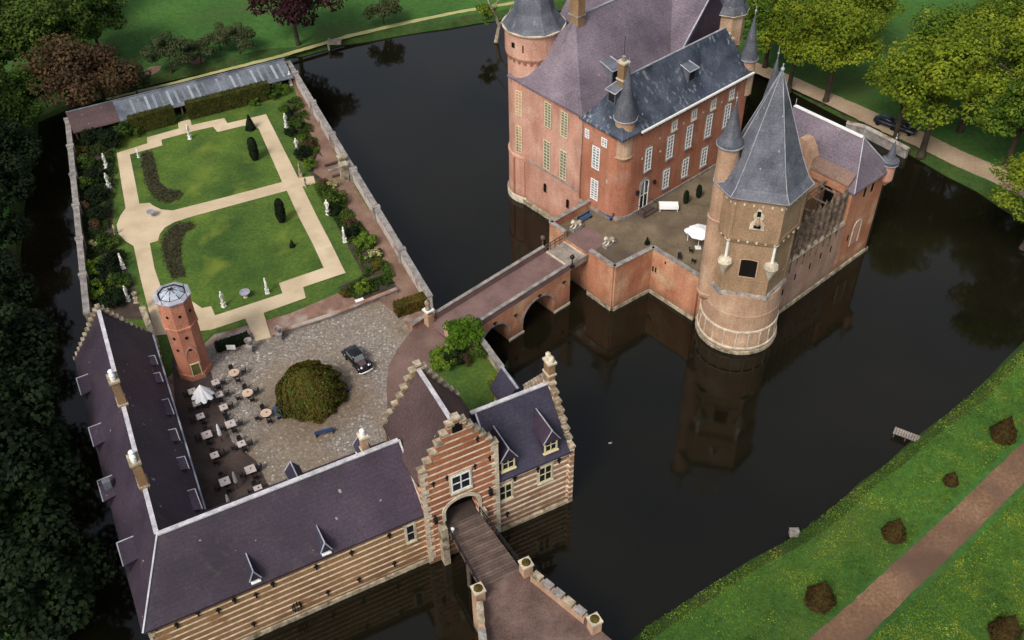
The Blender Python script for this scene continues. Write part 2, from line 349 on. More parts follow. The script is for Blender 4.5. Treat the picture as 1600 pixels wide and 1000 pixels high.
def arch_pts(a0, a1, zs, rise, n=10):   # from a1 over the top to a0
    c = (a0+a1)/2; h = (a1-a0)/2
    return [(c+h*math.cos(math.pi*i/n), zs+rise*math.sin(math.pi*i/n)) for i in range(n+1)]
def window(root, fn, s_, z0, z1, wd, nx=2, ny=3, fm='white', gm='glass', trim=None, arched=0.0, bw=.09, off=0.0, label=None):
    a0, a1 = s_-wd/2, s_+wd/2
    g = MB()
    if arched: g.slab([(a0, z0), (a1, z0)]+arch_pts(a0, a1, z1-arched, arched), [], fn, off-.03, off+.03)
    else: g.wbox(fn, a0, a1, z0, z1, off-.03, off+.03)
    p = g.build('window', gm, root)
    if label: p['label'] = label
    f = MB(); d0, d1 = off+.035, off+.10
    if arched:
        o_ = [(a0, z0), (a1, z0)]+arch_pts(a0, a1, z1-arched, arched)
        i_ = [(a0+bw, z0+bw), (a1-bw, z0+bw)]+arch_pts(a0+bw, a1-bw, z1-arched, arched-bw)
        f.slab(o_, [i_], fn, d0, d1)
    else:
        f.wbox(fn, a0, a1, z0, z0+bw, d0, d1); f.wbox(fn, a0, a1, z1-bw, z1, d0, d1)
        f.wbox(fn, a0, a0+bw, z0+bw+.002, z1-bw-.002, d0, d1); f.wbox(fn, a1-bw, a1, z0+bw+.002, z1-bw-.002, d0, d1)
    for k in range(1, nx): x = a0+wd*k/nx; f.wbox(fn, x-bw*.4, x+bw*.4, z0+bw+.003, z1-bw-.003, d0, d1-.01)
    for k in range(1, ny): z = z0+(z1-z0)*k/ny; f.wbox(fn, a0+bw+.003, a1-bw-.003, z-bw*.33, z+bw*.33, d0, d1-.02)
    f.build('frame', fm, p)
    if trim:
        t = MB(); t.wbox(fn, a0-.12, a1+.12, z0-.22, z0-.02, off-.05, off+.2)
        t.wbox(fn, a0-.16, a0-.01, z0-.01, z1+.01, off-.02, off+.05); t.wbox(fn, a1+.01, a1+.16, z0-.01, z1+.01, off-.02, off+.05)
        t.wbox(fn, a0-.16, a1+.16, z1+.02, z1+.2, off-.02, off+.05); t.build('sill', trim, p)
    return p
def struct(mb, name, mt): return tag(mb.build(name, mt), kind='structure')
def pxpoly(pts, z): return [A(x, y, z) for x, y in pts]
def sheet(name, mt, pts, z, thick=0.0):
    m = MB(); tri = tessellate_polygon([[Vector((p[0], p[1], 0)) for p in pts]])
    m.add([Vector((p[0], p[1], z)) for p in pts], [tuple(t) for t in tri])
    o = m.build(name, mt)
    for f in o.data.polygons: pass
    if o.data.polygons and o.data.polygons[0].normal.z < 0: o.data.flip_normals()
    return tag(o, kind='structure')
# ================================================================== SETTING
def offset_poly(pts, d):
    n = len(pts); out = []
    area = sum(pts[i].x*pts[(i+1) % n].y-pts[(i+1) % n].x*pts[i].y for i in range(n)); sg = 1 if area > 0 else -1
    for i in range(n):
        a, b, c = pts[i-1], pts[i], pts[(i+1) % n]
        e1 = (b-a).to_2d().normalized(); e2 = (c-b).to_2d().normalized()
        n1 = Vector((e1.y, -e1.x))*sg; n2 = Vector((e2.y, -e2.x))*sg; m = (n1+n2)
        m = m.normalized()*min(1.6, 1/max(.4, m.length/2)) if m.length > 1e-3 else n1
        out.append(Vector((b.x+m.x*d, b.y+m.y*d, b.z)))
    return out
def refine(pts, step=4, jit=.35):
    out = []; n = len(pts)
    for i in range(n):
        a, b = pts[i], pts[(i+1) % n]; k = max(1, int((b-a).length/step)) if (b-a).length < 150 else 1
        for j in range(k):
            p = a.lerp(b, j/k); out.append(p+Vector((R.uniform(-jit, jit), R.uniform(-jit, jit), 0)))
    return out
bank = [A(*p, 0) for p in ((948, 1012), (1010, 962), (1100, 908), (1170, 868), (1238, 832), (1290, 792), (1340, 750), (1420, 685), (1500, 615), (1560, 560), (1605, 522), (1700, 440),
        (1690, 408), (1600, 352), (1520, 302), (1440, 258), (1390, 228), (1340, 202), (1290, 176), (1240, 148), (1150, 95), (1050, 30), (985, 4), (850, 22), (745, 40), (620, 60), (540, 74), (470, 90), (430, 92), (330, 114), (220, 140), (130, 165),
        (66, 190), (52, 300), (42, 400), (36, 500), (38, 650), (46, 800), (60, 900), (80, 1000), (120, 1100), (300, 1190), (740, 1150))]
bank = refine(bank)
b1 = offset_poly(bank, 1.1); b2 = offset_poly(bank, 2.2)
m = MB(); n = len(bank)
rings = [[Vector((p.x, p.y, -.6)) for p in bank], [Vector((p.x, p.y, .55+R.uniform(-.1, .1))) for p in b1], [Vector((p.x, p.y, 1.0)) for p in b2]]
m.loft(rings, False, False); o = struct(m, 'moat_bank', 'bank')
big = [Vector((-900, -300, 1)), Vector((900, -300, 1)), Vector((900, 1600, 1)), Vector((-900, 1600, 1))]
tri = tessellate_polygon([big, [Vector((p.x, p.y, 1)) for p in b2]])
m = MB(); m.add(big+[Vector((p.x, p.y, 1)) for p in b2], [tuple(t) for t in tri]); g = struct(m, 'ground', 'meadow')
if g.data.polygons[0].normal.z < 0: g.data.flip_normals()
m = MB(); wp = [(-140, 20), (110, 20), (110, 240), (-140, 240)]
m.add([Vector((x, y, 0)) for x, y in wp], [(0, 1, 2, 3)]); wo = struct(m, 'moat_water', 'water')
m = MB(); m.add([Vector((x, y, -3)) for x, y in wp], [(0, 1, 2, 3)]); struct(m, 'moat_bed', 'soil')
# tracks outside
def strip(name, mt, left, right, z):
    def fray(l):
        out = []
        for a, b in zip(l, l[1:]):
            k = max(1, int((b-a).length/.7)); out += [a.lerp(b, j/k)+Vector((R.gauss(0, .045), R.gauss(0, .045), 0)) for j in range(k)]
        return out+[l[-1]]
    pts = fray(left)+fray(right)[::-1]; return sheet(name, mt, pts, z)
strip('track', 'track', [A(x, y, 1) for x, y in ((1170, 1085), (1262, 1000), (1350, 924), (1430, 850), (1510, 776), (1600, 690), (1700, 590))], [A(x, y, 1) for x, y in ((1270, 1085), (1350, 1000), (1420, 930), (1500, 855), (1600, 755), (1720, 640))], 1.02)
strip('sandy_lane', 'sand', [A(x, y, 1) for x, y in ((1060, 45), (1180, 97), (1240, 120), (1290, 142), (1340, 163), (1390, 186), (1440, 205), (1500, 235), (1560, 260), (1640, 298))],
      [A(x, y, 1) for x, y in ((1055, 60), (1175, 112), (1232, 136), (1285, 160), (1330, 182), (1380, 206), (1430, 228), (1490, 258), (1550, 284), (1630, 325))], 1.02)
strip('grass_track', 'verge', [A(x, y, 1) for x, y in ((160, 155), (240, 136), (330, 113), (440, 85), (540, 55), (640, 32), (720, 16), (805, 2))], [A(x, y, 1) for x, y in ((162, 158), (241, 139), (331, 116.5), (441, 89.5), (541, 60), (641, 36.5), (721, 20), (806, 6))], 1.03)
# bailey island and its surfaces
isl = [(-27.1, .9), (14.0, .9), (14.0, 20.6), (12.6, 20.9), (11.5, 22.6), (11.9, 28.2), (15.3, 92), (-18.6, 92), (-24.2, 45.2), (-26.4, 37)]
m = MB(); m.poly([B.w(*p) for p in isl], -1, GZ); struct(m, 'bailey_island', 'brick_wall')
court = [A(x, y, GZ) for x, y in ((415, 517), (520, 492), (600, 470), (625, 493), (643, 517), (622, 545), (607, 572), (604, 610), (606, 660), (640, 720), (420, 830), (300, 800), (270, 560), (330, 540))]
sheet('courtyard', 'cobble', court, GZ+.02)
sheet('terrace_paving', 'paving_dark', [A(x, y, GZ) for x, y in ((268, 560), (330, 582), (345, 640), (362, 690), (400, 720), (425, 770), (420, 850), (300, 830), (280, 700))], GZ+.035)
sheet('carriageway', 'paving', [A(x, y, GZ) for x, y in ((643, 517), (677, 490), (700, 530), (678, 560), (668, 600), (690, 660), (700, 720), (640, 740), (606, 660), (604, 610), (607, 572), (622, 545))], GZ+.045)
garden = [B.w(*p) for p in ((-22.8, 45.4), (-26.2, 38.5), (-18.5, 32.2), (-12, 36.7), (-3.2, 36.0), (9.6, 37.6), (12.3, 37.2), (14.9, 91.5), (-17.6, 91.5))]
sheet('garden_ground', 'lawn_edge', garden, GZ+.02)
sheet('garden_soil', 'soil', [A(x, y, GZ) for x, y in ((118, 190), (170, 196), (178, 240), (176, 330), (178, 390), (205, 430), (225, 500), (150, 495), (128, 380), (112, 250))], GZ+.035)
sheet('garden_soil', 'soil', [A(x, y, GZ) for x, y in ((446, 160), (475, 150), (530, 270), (590, 370), (655, 452), (560, 470), (527, 450), (568, 430), (530, 360), (500, 290), (470, 250))], GZ+.035)
sheet('border_walk', 'soil_path', [A(x, y, GZ) for x, y in ((458, 132), (468, 130), (520, 232), (570, 318), (625, 395), (672, 462), (628, 500), (592, 470), (622, 452), (580, 380), (548, 330), (520, 290), (490, 270), (495, 240), (505, 246), (478, 195))], GZ+.05)
# garden walks (one sheet of gravel with the two lawns left out)
P_out = [(182.6, 239.6), (230.5, 224.5), (229.7, 215.3), (279.3, 201.5), (278.3, 191.5), (297.2, 187), (299.8, 196), (350.5, 185), (355.5, 193), (395, 184), (415.9, 178.9), (466.3, 278.8), (490, 275.5), (493, 287), (472.6, 292.3), (496, 340), (517, 380), (540, 427),
         (474, 449.3), (478, 466), (412, 489.5), (423.5, 528), (400, 534), (383.4, 498.5), (330, 516), (300, 519), (243, 525), (232, 484), (220.8, 440), (209, 385), (196, 377), (185.5, 366), (182.5, 352), (188, 338), (196.5, 326), (190.4, 290)]
H1 = [(203, 242), (253.6, 228), (252.5, 219), (304, 205), (333, 198.8), (340, 207), (381, 197), (404.2, 201.4), (441, 285), (347, 310), (270, 329.5), (252, 328), (238, 321), (234, 317.5), (218, 319), (212.6, 290)]
H2 = [(448.3, 298.6), (467.2, 340), (488, 380), (506, 419), (436, 443), (441.5, 459), (336.5, 493.5), (330, 479), (316, 482), (298, 470), (251, 447), (241.6, 420), (234.2, 380.6), (247, 377), (250, 366), (258, 356), (272, 348), (300, 339), (360, 322.5)]
loops = [[A(x, y, GZ) for x, y in l] for l in (P_out, H1, H2)]
fl = [p for l in loops for p in l]
tri = tessellate_polygon([[Vector((p.x, p.y, 0)) for p in l] for l in loops])
m = MB(); m.add([Vector((p.x, p.y, GZ+.075)) for p in fl], [tuple(t) for t in tri]); o = struct(m, 'gravel_walks', 'gravel')
if o.data.polygons[0].normal.z < 0: o.data.flip_normals()
sheet('lawn', 'lawn', [A(x, y, GZ) for x, y in H1], GZ+.05)
sheet('lawn', 'lawn', [A(x, y, GZ) for x, y in H2], GZ+.05)
sheet('flower_bed', 'bed', [A(x, y, GZ) for x, y in ((224, 240), (238, 238), (244, 262), (250, 285), (262, 296), (280, 298), (286, 304), (278, 312), (262, 318), (246, 312), (234, 300), (228, 285), (222, 262))], GZ+.09)
sheet('flower_bed', 'bed', [A(x, y, GZ) for x, y in ((300, 349), (306, 356), (290, 364), (284, 376), (282, 392), (284, 410), (290, 432), (270, 436), (262, 420), (256, 400), (254, 378), (264, 360), (280, 351))], GZ+.09)
sheet('small_garden', 'lawn_edge', [B.w(*p) for p in ((5.7, 9), (13.8, 9), (13.8, 20.3), (12.4, 20.6), (9.2, 22.2), (6.6, 19.5), (5.7, 16))], GZ+.03)
# castle island
isl2 = [(-.7, 3.9), (-7.85, 3.9), (-8.1, -7.35), (-2.1, -7.9), (-2.1, -15.2), (0, -20), (4, -21.2), (24.3, -21.2), (26.5, 6), (26, 19), (-.7, 19.4)]
m = MB(); m.poly([M.w(*p) for p in isl2], -1, TZ); struct(m, 'castle_island', 'brick_terr')
sheet('terrace_ground', 'terrace_pave', [M.w(*p) for p in [(-.9, 3.8), (-7.7, 3.8), (-8.0, -7.2), (-2.0, -7.8), (-2.0, -15), (0, -18), (17.4, -20), (24, -20), (24, -.5), (-.9, -.5)]], TZ+.03)
sheet('gate_paving', 'bridge_pave', [M.w(*p) for p in [(-8.0, 1.2), (-8.0, -3.0), (-4.2, -2.6), (-4.2, 1.2)]], TZ+.05)
# ================================================================== ROOF HELPERS
def gable_roof(root, mt, fr, q0, q1, n0, n1, ze, zr, axis='q', hip0=0, hip1=0, name='roof', th=.25, curve=1.0, steps=1, label=None):
    """closed roof solid; hip0/hip1 pull the ridge ends in"""
    if axis == 'q':
        c = [(q0, n0), (q1, n0), (q1, n1), (q0, n1)]; nm = (n0+n1)/2; r = [(q0+hip0, nm), (q1-hip1, nm), (q1-hip1, nm), (q0+hip0, nm)]
    else:
        c = [(q0, n0), (q1, n0), (q1, n1), (q0, n1)]; qm = (q0+q1)/2; r = [(qm, n0+hip0), (qm, n0+hip0), (qm, n1-hip1), (qm, n1-hip1)]
    m = MB(); rings = [[fr.w(*p, ze-th) for p in c]]
    for k in range(steps+1):
        t = k/steps; h = t**curve
        tt = t*.999
        rings.append([fr.w(a[0]+(b[0]-a[0])*tt, a[1]+(b[1]-a[1])*tt, ze+(zr-ze)*h) for a, b in zip(c, r)])
    m.loft(rings); o = m.build(name, mt, root)
    if label: o['label'] = label
    return o
def ridge_cap(root, a, b, w_=.3, mt='ridge', name='ridge'):
    m = MB(); m.bar(a, b, w_, .14); return m.build(name, mt, root)
def dormer(root, fr, base, out, along, wd, h, zb, depth, roof_mt, face='cream', peak=.9, pane=(2, 2), wall='slate_violet'):
    """gabled dormer: base = point of the window foot (q, n); out = unit vector out of the roof in frame axes; along = axis of its width"""
    def P(s_, z, d): return fr.w(base[0]+along[0]*s_-out[0]*d, base[1]+along[1]*s_-out[1]*d, z)     # d goes back into the roof
    hw = wd/2
    m = MB(); m.hexa([P(-hw, zb, 0), P(hw, zb, 0), P(hw, zb, depth), P(-hw, zb, depth)], [P(-hw, zb+h, 0), P(hw, zb+h, 0), P(hw, zb+h, depth), P(-hw, zb+h, depth)])
    d = m.build('dormer', wall, root)
    fn = lambda s_, z, dd: P(s_, z, -dd)
    pm = MB(); pm.wbox(fn, -hw+.1, hw-.1, zb+.15, zb+h-.08, .01, .04); pm.build('pane', 'glass', d)
    f = MB(); f.wbox(fn, -hw, -hw+.16, zb, zb+h, .0, .10); f.wbox(fn, hw-.16, hw, zb, zb+h, .0, .10); f.wbox(fn, -hw+.162, hw-.162, zb+.0, zb+.17, .0, .10); f.wbox(fn, -hw+.162, hw-.162, zb+h-.14, zb+h, 0, .10)
    f.wbox(fn, -.05, .05, zb+.172, zb+h-.142, .02, .08); f.wbox(fn, -hw+.17, hw-.17, zb+h*.55, zb+h*.55+.07, .02, .075); f.wbox(fn, -hw-.12, hw+.12, zb-.14, zb-.01, -.05, .22)
    f.build('frame', face, d)
    r = MB(); e = .22; zt = zb+h
    tri0 = [P(-hw-e, zt-.12, -.25), P(hw+e, zt-.12, -.25), P(0, zt+peak, -.25)]; tri1 = [P(-hw-e, zt-.12, depth), P(hw+e, zt-.12, depth), P(0, zt+peak, depth+.6)]
    r.add(tri0+tri1, [(0, 1, 2), (5, 4, 3), (0, 3, 4, 1), (1, 4, 5, 2), (2, 5, 3, 0)]); r.build('dormer_roof', roof_mt, d)
    c = MB(); c.bar(P(0, zt+peak+.02, -.27), P(0, zt+peak+.02, depth+.5), .1, .08); c.bar(P(-hw-e, zt-.08, -.27), P(0, zt+peak+.02, -.27), .09); c.bar(P(hw+e, zt-.08, -.27), P(0, zt+peak+.02, -.27), .09)
    c.build('verge', 'lead', d)
    return d
def shed_dormer(root, fr, base, out, along, wd, h, zb, depth, top='lead_dark', extra=False):
    """flat-topped dormer whose lead roof runs back into the slope, dark window in front"""
    def P(s_, z, d): return fr.w(base[0]+along[0]*s_-out[0]*d, base[1]+along[1]*s_-out[1]*d, z)
    hw = wd/2; m = MB()
    hb = hw*.86; m.hexa([P(-hb, zb-.6, .1), P(hb, zb-.6, .1), P(hb*.9, zb-.6, depth), P(-hb*.9, zb-.6, depth)], [P(-hb, zb+h, .1), P(hb, zb+h, .1), P(hb*.9, zb+h+.3, depth), P(-hb*.9, zb+h+.3, depth)])
    d = m.build('dormer', 'slate_violet', root)
    fn = lambda s_, z, dd: P(s_, z, -dd)
    g_ = MB(); g_.wbox(fn, -hw*.5, hw*.5, zb+.15, zb+h-.1, -.09, -.04); g_.build('pane', 'glass', d)
    r = MB(); z1 = zb+h
    a = [P(-hw, z1+.02, -.15), P(hw, z1+.02, -.15), P(hw*.85, z1+.42, depth), P(-hw*.85, z1+.42, depth)]
    r.hexa(a, [p+Vector((0, 0, .12)) for p in a]); r.build('dormer_roof', top, d)
    c = MB(); up = Vector((0, 0, .13)); c.bar(a[0]+up, a[1]+up, .09); c.bar(a[1]+up, a[2]+up, .09); c.build('verge', 'lead', d)
    if extra:
        e = MB(); e.hexa([P(-.3, z1+.2, .3), P(.3, z1+.2, .3), P(.3, z1+.2, 1.0), P(-.3, z1+.2, 1.0)], [P(-.3, z1+1.3, .3), P(.3, z1+1.3, .3), P(.3, z1+1.3, 1.0), P(-.3, z1+1.3, 1.0)]); e.build('vent_box', 'lead_dark', d)
    return d
def crow_gable(root, fn, a0, a1, z_eave, z_apex, steps, mt, d0=-.45, d1=.12, z_low=None, holes=(), cap='stone_dirty', name='gable_wall', both=True):
    """stepped gable in one slab plus its step stones"""
    c = (a0+a1)/2; hw = (a1-a0)/2; sz = (z_apex-z_eave)/steps; sw = hw/(steps+.5)
    z_low = z_eave if z_low is None else z_low
    right = []; z = z_eave
    out = [(a0, z_low), (a1, z_low)]; x = a1; out.append((x, z_eave+sz*.35)); caps = []
    for k in range(steps):
        caps.append((x-sw, x, z_eave+sz*(k+.35)))
        x -= sw; out += [(x, z_eave+sz*(k+.35)), (x, z_eave+sz*(k+1.35) if k < steps-1 else z_apex)]
    top = z_apex; caps.append((c-(x-c), x, top))
    L_ = [(2*c-p[0], p[1]) for p in out[1:]][::-1]
    pts = out[:1]+out[1:]+L_[:-1]
    cl = [pts[0]]
    for p in pts[1:]:
        if abs(p[0]-cl[-1][0])+abs(p[1]-cl[-1][1]) > 1e-4: cl.append(p)
    m = MB(); m.slab(cl, holes, fn, d0, d1); g = m.build(name, mt, root)
    for i, (x0, x1, z) in enumerate(caps):
        ss = [(x0, x1)] if i == len(caps)-1 else [(x0, x1), (2*c-x1, 2*c-x0)]
        for s0, s1 in ss: k_ = MB(); k_.wbox(fn, s0-.07, s1+.07, z+.003, z+.24, d0-.1, d1+.1); k_.build('step_stone', cap, g)
    return g
def anchors(root, fn, pts):
    for s_, z in pts:
        m = MB(); m.wbox(fn, s_-.07, s_+.07, z-.38, z+.38, .02, .16); m.wbox(fn, s_-.2, s_-.072, z+.02, z+.2, .03, .14); m.wbox(fn, s_+.072, s_+.2, z+.02, z+.2, .03, .14); m.build('wall_anchor', 'iron', root)
def chimney(root, fr, q, n, z0, z1, w1, w2, mt='brick_yel', pots=2, cap='stone', pot='white', along='q'):
    m = MB(); m.box(fr, q-w1, q+w1, n-w2, n+w2, z0, z1); c = m.build('chimney', mt, root)
    k = MB(); k.box(fr, q-w1-.12, q+w1+.12, n-w2-.12, n+w2+.12, z1+.003, z1+.22); k.build('chimney_cap', cap, c)
    k = MB(); k.box(fr, q-w1-.1, q+w1+.1, n-w2-.1, n+w2+.1, z0+(z1-z0)*.35, z0+(z1-z0)*.35+.2); k.build('chimney_band', cap, c)
    for i in range(pots):
        t = (i-(pots-1)/2)*.62; pq, pn = (q+t, n) if along == 'q' else (q, n+t); p = fr.w(pq, pn)
        b = MB(); b.lathe((p.x, p.y), [(.24, z1+.22), (.26, z1+.5), (.2, z1+.7), (.27, z1+.8), (.14, z1+.95)], 12); b.build('chimney_pot', pot, c)
    return c
def hit(fr, px, py, f, z0=40.0, z1=-1.0):
    """first point along the view ray (coming down) where f(q, n, z) <= 0"""
    z = z0
    while z > z1:
        q, n = fr.g(px, py, z)
        if f(q, n, z) <= 0: return q, n, z
        z -= .03
    return fr.g(px, py, z1)+(z1,)
def plane_n(fr, px, py, n0):
    d = ray(px, py); nn = fr.n; t = (n0+fr.o.dot(nn))/(d[0]*nn.x+d[1]*nn.y); P = (d[0]*t, d[1]*t, d[2]*t+H); return fr.q(P)[0], P[2]
def plane_q(fr, px, py, q0):
    d = ray(px, py); u = fr.u; t = (q0+fr.o.dot(u))/(d[0]*u.x+d[1]*u.y); P = (d[0]*t, d[1]*t, d[2]*t+H); return fr.q(P)[1], P[2]
# ================================================================== SOUTH RANGE
sr = thing('service_range', 'long low violet roofed building of striped yellow brick, left of the gate', 'building', B.w(-14, 5, 0))
m = MB(); m.box(B, -27.15, -1.9, .35, 9.5, -.8, 7.6); m.build('wall', 'band_yel', sr)
m = MB(); m.box(B, -27.3, -1.9, .18, .33, -.8, .55); m.build('plinth', 'stone_dirty', sr)
gable_roof(sr, 'slate_violet', B, -27.5, -1.87, 0.0, 10.0, 7.7, 13.0, 'q', hip0=3.7)
ridge_cap(sr, B.w(-23.9, 5, 13.03), B.w(-1.9, 5, 13.03), .42)
ridge_cap(sr, B.w(-27.5, 0, 7.75), B.w(-23.85, 5, 13.02), .14, 'lead', 'hip_cap')
ridge_cap(sr, B.w(-1.82, .4, 8.2), B.w(-1.82, 5, 13.02), .16, 'ridge', 'verge')
q = MB()
for k in range(12): q.box(B, -27.24, -26.75 - (k % 2)*.25, .27, .34, .3+k*.6, .3+k*.6+.42)
q.build('quoins', 'stone', sr)
window(sr, wall_n(B, .35), -3.35, 4.3, 6.7, .85, 1, 2, 'stone', trim='stone', off=.0)
an = [plane_n(B, x, y, .3) for x, y in ((243, 981), (276, 977), (309, 958), (341, 954), (366, 938), (400, 930), (426, 913), (494, 886), (549, 864), (608, 837), (667, 817), (396, 975), (512, 926), (561, 906), (616, 881))]
anchors(sr, wall_n(B, .35), [(a, b) for a, b in an if -27 < a < -2])
m = MB()
for k in range(9):
    a = k*.7; c = plane_n(B, 464, 949, .2); m.wbox(wall_n(B, .35), c[0]-.05+.42*math.cos(a), c[0]+.05+.42*math.cos(a), c[1]+.42*math.sin(a)-.3, c[1]+.42*math.sin(a)+.3, .02+k*.012, .1+k*.012)
m.build('iron_bracket', 'iron', sr)
fs = lambda q, n, z: z-(7.7+(n/5.0)*5.3)
for px, py in ((398, 903), (508, 859)):
    q, n, z = hit(B, px, py, fs, 13); dormer(sr, B, (q, n-.25), (0, -1), (1, 0), .62, .55, z-.05, 1.6, 'slate_blue', 'white', 1.15, wall='slate_blue')
for px, py in ((467, 745), (577, 703)):
    q, n = B.g(px, py, 12.6); dormer(sr, B, (q, 8.1), (0, 1), (1, 0), 1.0, 1.1, 9.7, 2.0, 'slate_blue', 'white', .9)
q, n = B.g(575, 706, 13.0); chimney(sr, B, q, 5.9, 11.5, 14.2, .32, .32, 'brick_base', 1, 'stone', 'white')
# ================================================================== WEST RANGE
wr = thing('west_range', 'long dark roofed wing left of the courtyard with two tall ridge chimneys', 'building', B.w(-22.5, 22, 0))
ro = lambda t: (-27.58+1.0*t, .05+37.0*t); 
oS, oN = (-27.6, .06), (-26.6, 36.6); iS, iN = (-19.6, 9.9), (-18.3, 36.6); rS, rN = (-23.88, 5.02), (-22.55, 36.6)
m = MB(); m.poly([B.w(-27.1, 1.5), B.w(-19.9, 9.0), B.w(-18.7, 36.4), B.w(-26.2, 36.4)], -.8, 7.5); m.build('wall', 'brick_yel', wr)
m = MB(); ze, zr = 7.7, 13.05
lo = [B.w(*p, ze-.2) for p in (oS, iS, iN, oN)]; hi = [B.w(*p, ze) for p in (oS, iS, iN, oN)]; rs, rn = B.w(*rS, zr), B.w(*rN, zr)
m.add(lo+hi+[rs, rn], [(3, 2, 1, 0), (0, 1, 5, 4), (1, 2, 6, 5), (2, 3, 7, 6), (3, 0, 4, 7), (4, 5, 8), (5, 6, 9, 8), (6, 7, 9), (7, 4, 8, 9)]); m.build('roof', 'slate_violet', wr)
ridge_cap(wr, rs+Vector((0, 0, .03)), rn+Vector((0, 0, .03)), .40)
crow_gable(wr, lambda s_, z, d: B.w(s_, 36.6+d, z), -26.6, -18.5, 7.35, 13.35, 11, 'brick_yel', d0=-.3, d1=.05, z_low=3.0)
fo = lambda q, n, z: z-(13.05-5.35*abs(q-(-23.88+1.33*(n-5)/31.6))/3.9)
for i, (px, py) in enumerate(((140, 600), (160, 678), (175, 762), (207, 860))):
    q, n, z = hit(B, px, py, fo, 14); shed_dormer(wr, B, (q-.9, n), (-1, .03), (0, 1), 2.7, 1.25, z-1.3, 2.6, 'slate_violet', extra=(i == 2))
for px, py, s_ in ((235, 567, 1.5), (243, 594, 1.5), (258, 640, 2.4), (268, 684, 1.7), (282, 728, 1.7), (300, 785, 2.6)):
    q, n, z = hit(B, px, py, fo, 14); shed_dormer(wr, B, (q+.5, n), (1, -.03), (0, 1), s_, .9, z-.9, 1.6, 'slate_violet')
for px, py in ((191, 632), (222, 760)):
    q, n = B.g(px, py, 13); qr = -23.88+1.33*(n-5)/31.6; chimney(wr, B, qr, n+.2, 11.6, 16.2, .38, .62, 'brick_yel', 2, 'stone_dirty', 'white', along='n')
ridge_cap(wr, B.w(-19.5, 10.1, 7.72), B.w(-18.25, 36, 7.72), .16, 'lead', 'gutter')
# ================================================================== GATEHOUSE
gh = thing('gatehouse', 'gatehouse with stepped gable of red brick striped with pale stone above a dark arched gateway', 'building', B.w(1.87, 4, 0))
m = MB(); m.box(B, -1.85, .0, .46, 8.4, -.8, 8.35); m.box(B, 3.6, 5.58, .46, 8.4, -.8, 8.35); m.box(B, -1.85, 5.58, .46, 8.4, 8.353, 12.0)
m.box(B, 0.003, 3.597, 8.0, 8.4, 4.0, 8.35); m.build('wall', 'band_red', gh)
m = MB(); m.box(B, 0.003, 3.597, 1.6, 1.75, 4.85, 8.3); m.build('passage_shade', 'dark', gh)  # added near-black panel, painted shade that keeps the passage dark
m = MB(); m.box(B, .12, 3.43, -.09, 8.0, 3.6, 4.85); m.build('passage_floor', 'paving_dark', gh)
gable_roof(gh, 'tile_brown', B, -2.15, 5.9, .3, 8.4, 11.75, 17.55, 'n')
ridge_cap(gh, B.w(1.87, .4, 17.58), B.w(1.87, 8.3, 17.58), .4)
fg = wall_n(B, 0.0)
hole = [(.1, 4.5), (3.45, 4.5)]+arch_pts(.1, 3.45, 6.9, 1.25, 12)
crow_gable(gh, fg, -1.95, 5.7, 13.35, 18.75, 6, 'band_red', -.45, .1, -.8, holes=[hole], name='stepped_gable')
crow_gable(gh, lambda s_, z, d: B.w(s_, 8.5+d, z), -1.95, 5.7, 11.9, 18.0, 7, 'brick_yel', -.35, .1, 4.0, name='stepped_gable')
m = MB(); o_ = [(.1-.35, 4.9), (.1, 4.9)]+arch_pts(.1, 3.45, 6.9, 1.25, 12)[::-1]+[(3.45, 4.9), (3.8, 4.9)]+arch_pts(-.25, 3.8, 6.9, 1.62, 12)
m.slab(o_, [], fg, .103, .2); m.build('arch_surround', 'stone', gh)
for s0, sg in ((-1.98, 1), (5.73, -1)):
    m = MB(); m.wbox(fg, min(s0, s0+sg*.1), max(s0, s0+sg*.1), .3, 13.5, .045, .14)
    for k in range(22):
        z = .4+k*.6; L_ = .42+.3*(k % 2); a, b = sorted((s0, s0+sg*L_)); m.wbox(fg, a, b, z, z+.46, .05, .16)
    m.build('quoins', 'stone', gh)
window(gh, fg, 1.85, 9.35, 11.6, 1.95, 2, 2, 'white', trim='stone', off=.13, bw=.13)
t = MB(); t.wbox(fg, 1.4, 2.35, 17.25, 18.3, .1, .16); t.build('gable_niche', 'dark', gh)
anchors(gh, fg, [plane_n(B, x, y, -.1) for x, y in ((677, 757), (698, 747), (742, 729), (765, 716), (746, 686))])
m = MB()
for x, y in ((766, 768), (680, 812)):
    a, z = plane_n(B, x, y, -.3); m.wbox(fg, a-.18, a+.18, z-.35, z+.3, .25, .6); m.wbox(fg, a-.05, a+.05, z+.3, z+.5, .12, .5)
m.build('gate_lantern', 'iron', gh)
m = MB(); m.box(B, -.75, -.12, -.95, -.12, -.8, 5.6); m.box(B, 3.55, 4.1, -.7, -.12, -.8, 5.4); m.build('buttress', 'stone_dirty', gh)
m = MB(); c = B.w(.25, -1.15); m.lathe((c.x, c.y), [(.02, 5.3), (.18, 5.4), (.2, 5.6), (.02, 5.75)], 10); m.tube([B.w(.25, -1.15, 4.7), B.w(.25, -1.15, 5.35)], .05); m.build('gate_lamp', 'white', gh)
